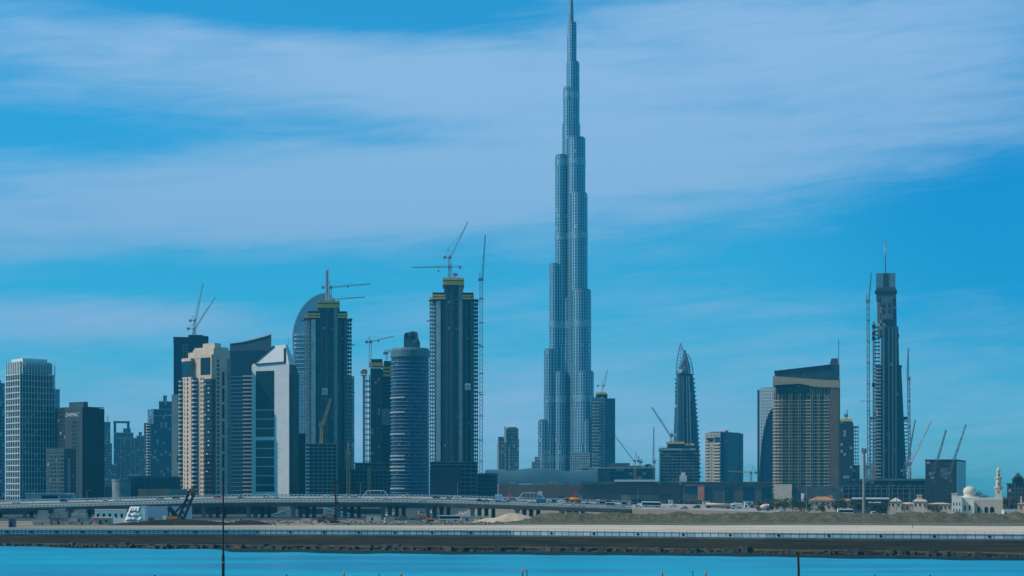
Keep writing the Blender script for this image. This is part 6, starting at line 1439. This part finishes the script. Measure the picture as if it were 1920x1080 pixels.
crane('hazy white luffing crane on the unfinished tower beside the tallest tower', (1129, 735), 2910, (1131, 725), (1139, 693), 'crane_white', counter=10, bw=2.0, t=.6, apex=8)
crane('yellow tower crane with a faint boom over the mall hall', (1191, 900), 2440, (1190, 866), (1153, 817), 'crane_grey', counter=6, bw=1.2, t=.4, mastmat='crane_yellow', apex=11)
crane('short grey crane with a steep boom beside the yellow mall crane', (1201, 877), 2490, (1200.5, 868), (1197, 855), 'crane_grey', counter=3, bw=1.4, t=.5, apex=4)
crane('lone thin crane with an upright boom at the end of the mall hall', (1226.5, 900), 2450, (1226.5, 868), (1226, 801), 'crane_grey', counter=2, bw=1.6, t=.5, apex=4)
crane('grey luffing crane leaning left from the unfinished block below the leaf tower', (1259, 829), 2475, (1258, 818), (1222, 763.5), 'crane_grey', counter=4, bw=2.0, t=.6, apex=6)
crane('pale yellow hammerhead crane in front of the beige and blue block', (1408, 907), 2380, (1408, 888), (1365, 883.5), 'crane_yellow', counter=8, bw=1.3, t=.4, apex=9, mastmat='crane_grey')
crane('tall grey luffing crane left of the stepped tower', (1629, 905), 2290, (1627.5, 566), (1633.5, 511), 'crane_grey', counter=3, mw=2.8, bw=1.2, t=.5, apex=9, collars=(600, 640, 680, 720, 770, 820, 860))
b = tmast('twin hoist mast with cages beside the stepped tower', 1638, 905, 606, 2285, 'crane_grey', 1.8, t=.4)
for q in (612, 625, 634, 721): MB().box(-1.8, 1.8, -1.4, 1.4, WZ(q+4, 2285)-WZ(905, 2285), WZ(q-3, 2285)-WZ(905, 2285)).build('cage', M['black'], b)
MB().bar((-17, 0, WZ(752, 2285)-WZ(905, 2285)), (4, 0, WZ(752, 2285)-WZ(905, 2285)), .6).build('outrigger', M['crane_grey'], b)
crane('tall grey luffing crane with an upright boom right of the stepped tower', (1706, 905), 2290, (1703.5, 712), (1703, 653), 'crane_grey', counter=2, mw=2.6, bw=1.6, t=.55, apex=4, collars=(752, 800, 850))
crane('grey crawler crane boom rising behind the right foot of the stepped tower', (1695, 892), 2280, (1697, 884), (1716, 787), 'crane_grey', counter=5, bw=1.8, t=.6, name='crawler_crane', apex=5)
crane('long pale crawler crane boom leaning right beside the stepped tower', (1704, 892), 2270, (1706, 871), (1746, 789), 'crane_white', counter=5, bw=2.4, t=.45, name='crawler_crane', apex=5)
crane('brownish crawler crane boom behind the left half of the low dark block', (1752, 905), 2070, (1749, 890), (1774, 806), 'crane_brown', counter=4, bw=2.2, t=.45, name='crawler_crane', apex=4)
crane('grey crawler crane boom behind the right half of the low dark block', (1783, 905), 2072, (1779, 890), (1811, 796), 'crane_grey', counter=4, bw=2.2, t=.45, name='crawler_crane', apex=4)
crane('short dark crane beside the telecom mast', (1626, 905), 2100, (1625, 878), (1619, 856), 'crane_grey', counter=4, bw=2.0, t=.6, apex=5)
crane('thin roof crane on the unfinished tower beside the brown hotel', (1587, 787), 2355, (1587, 781), (1588.5, 768), 'crane_grey', counter=3, bw=1, t=.35, apex=3)
# crawler crane on the site at left, its boom leaning right across the bridge
D = 900; cr = thing('crawler_crane', 'black crawler crane with a lattice boom leaning right before the blue hoarding', 'crane', (WX(330, D), D, GZ))
def q(px, py): return Vector((WX(px, D)-cr.location.x, 0, WZ(py, D)-GZ))
for s_ in (-1, 1): MB().side([(-3, .1), (3, .1), (3.5, .6), (3, 1.2), (-3, 1.2), (-3.5, .6)], s_*2-.5, s_*2+.5).build('track', M['black'], cr)
MB().box(-4.5, 2.5, -1.6, 1.6, 1.25, 3.6).build('house', M['orange'], cr); MB().box(-6.2, -4.5, -1.7, 1.7, 1.25, 3.8).build('counterweight', M['whitepaint'], cr); MB().box(2.5, 4.0, -1.8, -.2, 1.25, 3.4).build('cab', M['glass'], cr)
MB().lattice(q(338, 977), q(360, 922), 2.6, .7, 3).build('boom', M['black'], cr)
bs = MB(); bs.lattice(q(337, 975), q(316, 951), 1.4, .5, 3); bs.bar(q(316, 951), q(316, 974), .6); bs.build('back_stay', M['black'], cr)
MB().bar(q(316, 951), q(335, 973), .5).bar(q(318, 972), q(352, 936), .9).build('tie', M['black'], cr)
MB().box(q(355, 0).x, q(366, 0).x, -1.2, 1.2, q(0, 925).z, q(0, 916).z).build('boom_head', M['crane_brown'], cr)

# ---------------------------------------------------------------- masts and lamp posts
D = 1140; b = thing('telecom_mast', 'thick white telecom mast with a cluster of antennas on top', 'mast', (WX(1620, D), D, GZ+2)); h = WZ(840, D)-GZ-2
MB(True).lathe(0, 0, [(1.15, -1), (.8, h*.85), (.7, h-.5)], 12).build('pole', M['bridge'], b)
for i in range(9): a = i*2*math.pi/9; MB().rbox((math.cos(a)*1.35, math.sin(a)*1.35, h-1.6), .55, .35, 3.0, a).build('antenna', M['conc'], b)
MB(True).lathe(0, 0, [(1.2, h-3.2), (1.2, h-2.9)], 12).build('ring', M['steel'], b)
def lamp(label, px, ytop, tt=None, D=1120, z=None, arm=1.8, two=False, th=.26):
    z = GZ+2 if z is None else z; b = thing('street_lamp', label, 'street lamp', (WX(px, D), D, z), 0, 'street lamps along the road'); h = WZ(ytop, D)-z
    MB(True).lathe(0, 0, [(th, -.5), (th*.6, h)], 8).build('pole', M['steel'], b)
    for s_ in ((-1, 1) if two else (1,)):
        a = MB().bar((0, 0, h-.1), (s_*arm, 0, h+.3), .16).build('arm', M['steel'], b); MB().side([(s_*arm*.7, h+.2), (s_*(arm+.9), h+.32), (s_*(arm+.8), h+.5), (s_*arm*.7, h+.45)], -.2, .2).build('lantern', M['crane_grey'], b)
lamp('tallest street lamp, in front of the brown hotel', 1512, 861, two=True, D=1145)
lamp('street lamp right of the tallest one, near the terracotta house', 1528, 935, D=1140)
lamp('street lamp standing before the dark right part of the mall', 1357, 921, D=1150)
lamp('street lamp in front of the mall above the white coach', 1196, 920, D=1145)
lamp('street lamp left of the villa row with a dark podium behind', 1667, 905, D=1160)
lamp('street lamp in front of the long beige villa wing', 1681, 933, D=1160)
lamp('street lamp between the two turreted villas', 1707, 920, D=1160)
lamp('street lamp beside the small white cabin at far right', 1892, 934, D=1150)
lamp('double armed street lamp on the bridge near the drilling mast', 676, 905, D=1126, z=15.4, two=True)
lamp('street lamp on the bridge at the grid tower, thin and dark', 62, 918, D=1126, z=13)
lamp('street lamp on the bridge before the brick hoarding', 163, 920, D=1126, z=14)
lamp('street lamp on the bridge in front of the netted podium', 858, 905, D=1126, z=15.4)
lamp('street lamp on the bridge left of the orange tanker', 955, 912, D=1126, z=14.8)
lamp('street lamp on the bridge left of the white wedge tower', 425, 900, D=1126, z=15.4)
wt = B('water_tank', 'white raised water tank beside the beige hotel podium', 1505, 1300, 'water tank'); wt.pbox('tank', M['whitepaint'], 1502, 1507.5, 925, 940, 0, 2.5); 
for p in (1502.6, 1506.8): wt.pbox('leg', M['steel'], p-.4, p+.4, 940, None, .4, .9)

# ---------------------------------------------------------------- trees
def tree(label, px, D, h, w, z=GZ, seed=0, dark=1.0, n=420, name='tree', trunk=.3):
    rnd = random.Random(seed); t = thing(name, label, 'tree', (WX(px, D), D, z), rnd.uniform(0, 6), 'trees along the road')
    tk = MB(True); tk.lathe(0, 0, [(.28, -.5), (.2, h*.35), (.1, h*.6)], 8)
    for i in range(5):
        a = rnd.uniform(0, 6.28); r = w*.3; tk.bar((0, 0, h*(.3+.05*i)), (math.cos(a)*r, math.sin(a)*r, h*(.5+.06*i)), .12)
    tk.build('trunk', M['bark'], t)
    cl = [(rnd.gauss(0, w*.22), rnd.gauss(0, w*.22), h*rnd.uniform(.42, .85), w*rnd.uniform(.14, .26)) for _ in range(14)]
    mb = MB()
    for i in range(n):
        cx, cy, cz, r = rnd.choice(cl); v = Vector((rnd.gauss(0, 1), rnd.gauss(0, 1), rnd.gauss(0, .8))); v.normalize(); v *= r*rnd.uniform(.6, 1.1)
        c = Vector((cx, cy, cz))+v; a = Vector((rnd.uniform(-1, 1), rnd.uniform(-1, 1), rnd.uniform(-1, 1))).normalized(); e = a.cross(v).normalized()*rnd.uniform(.22, .5); a = a*rnd.uniform(.2, .45)
        mb.add([c-a-e*.3, c+e, c+a+e*.2, c-e], [(0, 1, 2, 3)])
    mb.build('crown', M['leaf'], t)
TD = [(1243, 1290, 6, 7, "small dark tree behind the low grey cabin"), (1272, 1300, 6.5, 8, "dark tree behind the dark store shed"), (1300, 1310, 5.5, 7, "small dark tree left of the cream store shed"), (1340, 1350, 6, 8, "dark tree behind the tank of the long cream tanker"), (1384, 1330, 6.5, 8, "dark tree behind the white box lorry"), (1420, 1300, 6.5, 8, "dark tree right behind the orange mixer cab"), (1446, 1300, 6.5, 8, "dark tree behind the mixer drum"),(1458, 1230, 7.5, 9, 'dark round tree right of the concrete mixer, leftmost of the roadside clump'), (1471, 1250, 8, 10, 'broad tree second from the left of the roadside clump'), (1486, 1235, 8.5, 9, 'taller tree in front of the beige hotel podium'),
      (1500, 1240, 7.5, 9, 'tree under the white water tank'), (1517, 1200, 5.5, 7, 'low bushy tree before the left end of the terracotta house'), (1542, 1190, 5.5, 8, 'low bushy tree before the middle of the terracotta house'), (1568, 1230, 8.5, 9, 'tall dark tree right of the terracotta house'),
      (1580, 1240, 7.8, 8, 'dark tree above the cream bus'), (1597, 1225, 7, 8, 'tree left of the telecom mast foot'), (1612, 1230, 6, 7, 'small tree hidden behind the telecom mast foot'), (1640, 1210, 4.6, 8, 'low spreading shrub tree before the flat roofed villa'), (1656, 1215, 4.5, 7, 'low round shrub tree left of the villa row'),
      (1886, 1195, 9, 8, 'dark tree just right of the mosque hall'), (1897, 1230, 8, 7, 'dark tree below the gabled block'), (1752, 1175, 3.6, 8, 'low green shrub before the sand coloured villa wing'), (1831, 1420, 13, 10, 'dark tree crown showing behind the mosque dome'), (1845, 1440, 11, 9, 'dark tree crown right of the mosque dome')]
for i, (px, D, h, w, lab) in enumerate(TD): tree(lab, px, D, h+4.5, w*1.15, GZ, i+20, n=620)
tree('bare pinkish tree in front of the drum building', 204, 1560, 12, 9, GZ, 99, n=260)
for i, px in enumerate((436, 447, 458)): tree(('dark tree at the foot of the blue sail roofed tower, leftmost of three', 'dark tree at the foot of the blue sail roofed tower, middle of three', 'dark tree at the foot of the blue sail roofed tower, rightmost of three')[i], px, 1660, 16-2*i, 12, GZ, 60+i)

# ---------------------------------------------------------------- near bank: pole, leaning post, wire fence
D = 60; t = thing('dark_pole', 'thin dark upright pole on the near bank rising past the bridge', 'pole', (WX(418.5, D), D, 14.9)); h = WZ(898, D)-14.9
MB(True).lathe(0, 0, [(.055, -.3), (.048, h*.55), (.03, h*.56), (.026, h)], 10).build('pole', M['pole'], t)
MB(True).lathe(0, 0, [(.06, h*.50), (.06, h*.51)], 10).build('clamp', M['steel'], t)
D = 46; t = thing('leaning_post', 'rusty leaning fence post in the water at bottom right', 'post', (WX(1501, D), D, 16.4)); top = Vector((WX(1496.5, D)-WX(1501, D), 0, WZ(1036, D)-16.4))
MB().bar((0, 0, -.2), top, .075, .05).build('post', M['rust'], t); MB().rbox(top+Vector((-.01, 0, -.01)), .10, .06, .03, 0, .2).build('cap_plate', M['rust'], t)
D = 44; fe = thing('wire_fence', 'barbed wire fence with short orange tipped posts at the bottom edge', 'fence', (0, D, 16.5))
posts = [(-60, 1077), (290, 1077.5), (537, 1077), (645, 1072.5), (711, 1075), (752, 1073.5), (980, 1067), (988, 1068.5), (1242, 1072), (1299, 1070.5), (1323.5, 1071.5), (1640, 1078), (1744, 1077.5), (1990, 1077)]
pts = []
for i, (px, py) in enumerate(posts):
    x = WX(px, D); z = WZ(py, D)-16.5; rnd = random.Random(i); dx = rnd.uniform(-.02, .02); thin = px in (711, 1299, 988)
    p = MB(True).bar((x+dx, 0, -.3), (x, 0, z), .024 if thin else .036, n=8).build('post', M['pole'] if thin else M['rust'], fe)
    if px in (645, 752, 980, 1242, 1323.5): MB(True).bar((x, 0, z-.10), (x, 0, z+.006), .042, n=8).build('orange_tip', pmat('faded_orange_tip', (.55, .18, .05), .7, var=.4, scale=12) if 'ot' not in M else M['ot'], p)
    pts.append((x, z))
for k, dz in enumerate((.035, .17)):
    w = MB()
    for (xa, za), (xb, zb) in zip(pts, pts[1:]):
        n = max(4, int((xb-xa)/.22)); prev = None; za2, zb2 = min(za, .98)-dz, min(zb, .98)-dz
        for i in range(n+1):
            u = i/n; p = Vector((xa+(xb-xa)*u, random.uniform(-.02, .02), za2+(zb2-za2)*u-.05*4*u*(1-u)*min(1, (xb-xa)/3)+random.uniform(-.012, .012)))
            if prev is not None:
                w.bar(prev, p, .014, n=3)
                if k == 0: w.bar(p-Vector((.03, 0, .035)), p+Vector((.03, 0, .035)), .010, n=3); w.bar(p-Vector((.03, 0, -.03)), p+Vector((.03, 0, -.03)), .010, n=3)
            prev = p
    w.build('barbed_wire', M['wire'], fe)

# ---------------------------------------------------------------- haze: one closed box round camera and scene
def haze():
    hb = MB().box(-4700, 4700, -300, 7000, -3, 1000)
    m = bpy.data.materials.new('haze_air'); m.use_nodes = True; n = m.node_tree.nodes; n.clear()
    v = n.new('ShaderNodeVolumePrincipled'); v.inputs['Color'].default_value = HAZE_COL+(1,); v.inputs['Density'].default_value = HAZE_D; v.inputs['Anisotropy'].default_value = 0.0
    o = n.new('ShaderNodeOutputMaterial'); m.node_tree.links.new(v.outputs[0], o.inputs['Volume'])
    tag(hb.build('haze', m), kind='stuff')
HAZE_D = 8.5e-5; HAZE_COL = (.045, .56, .90)
haze()
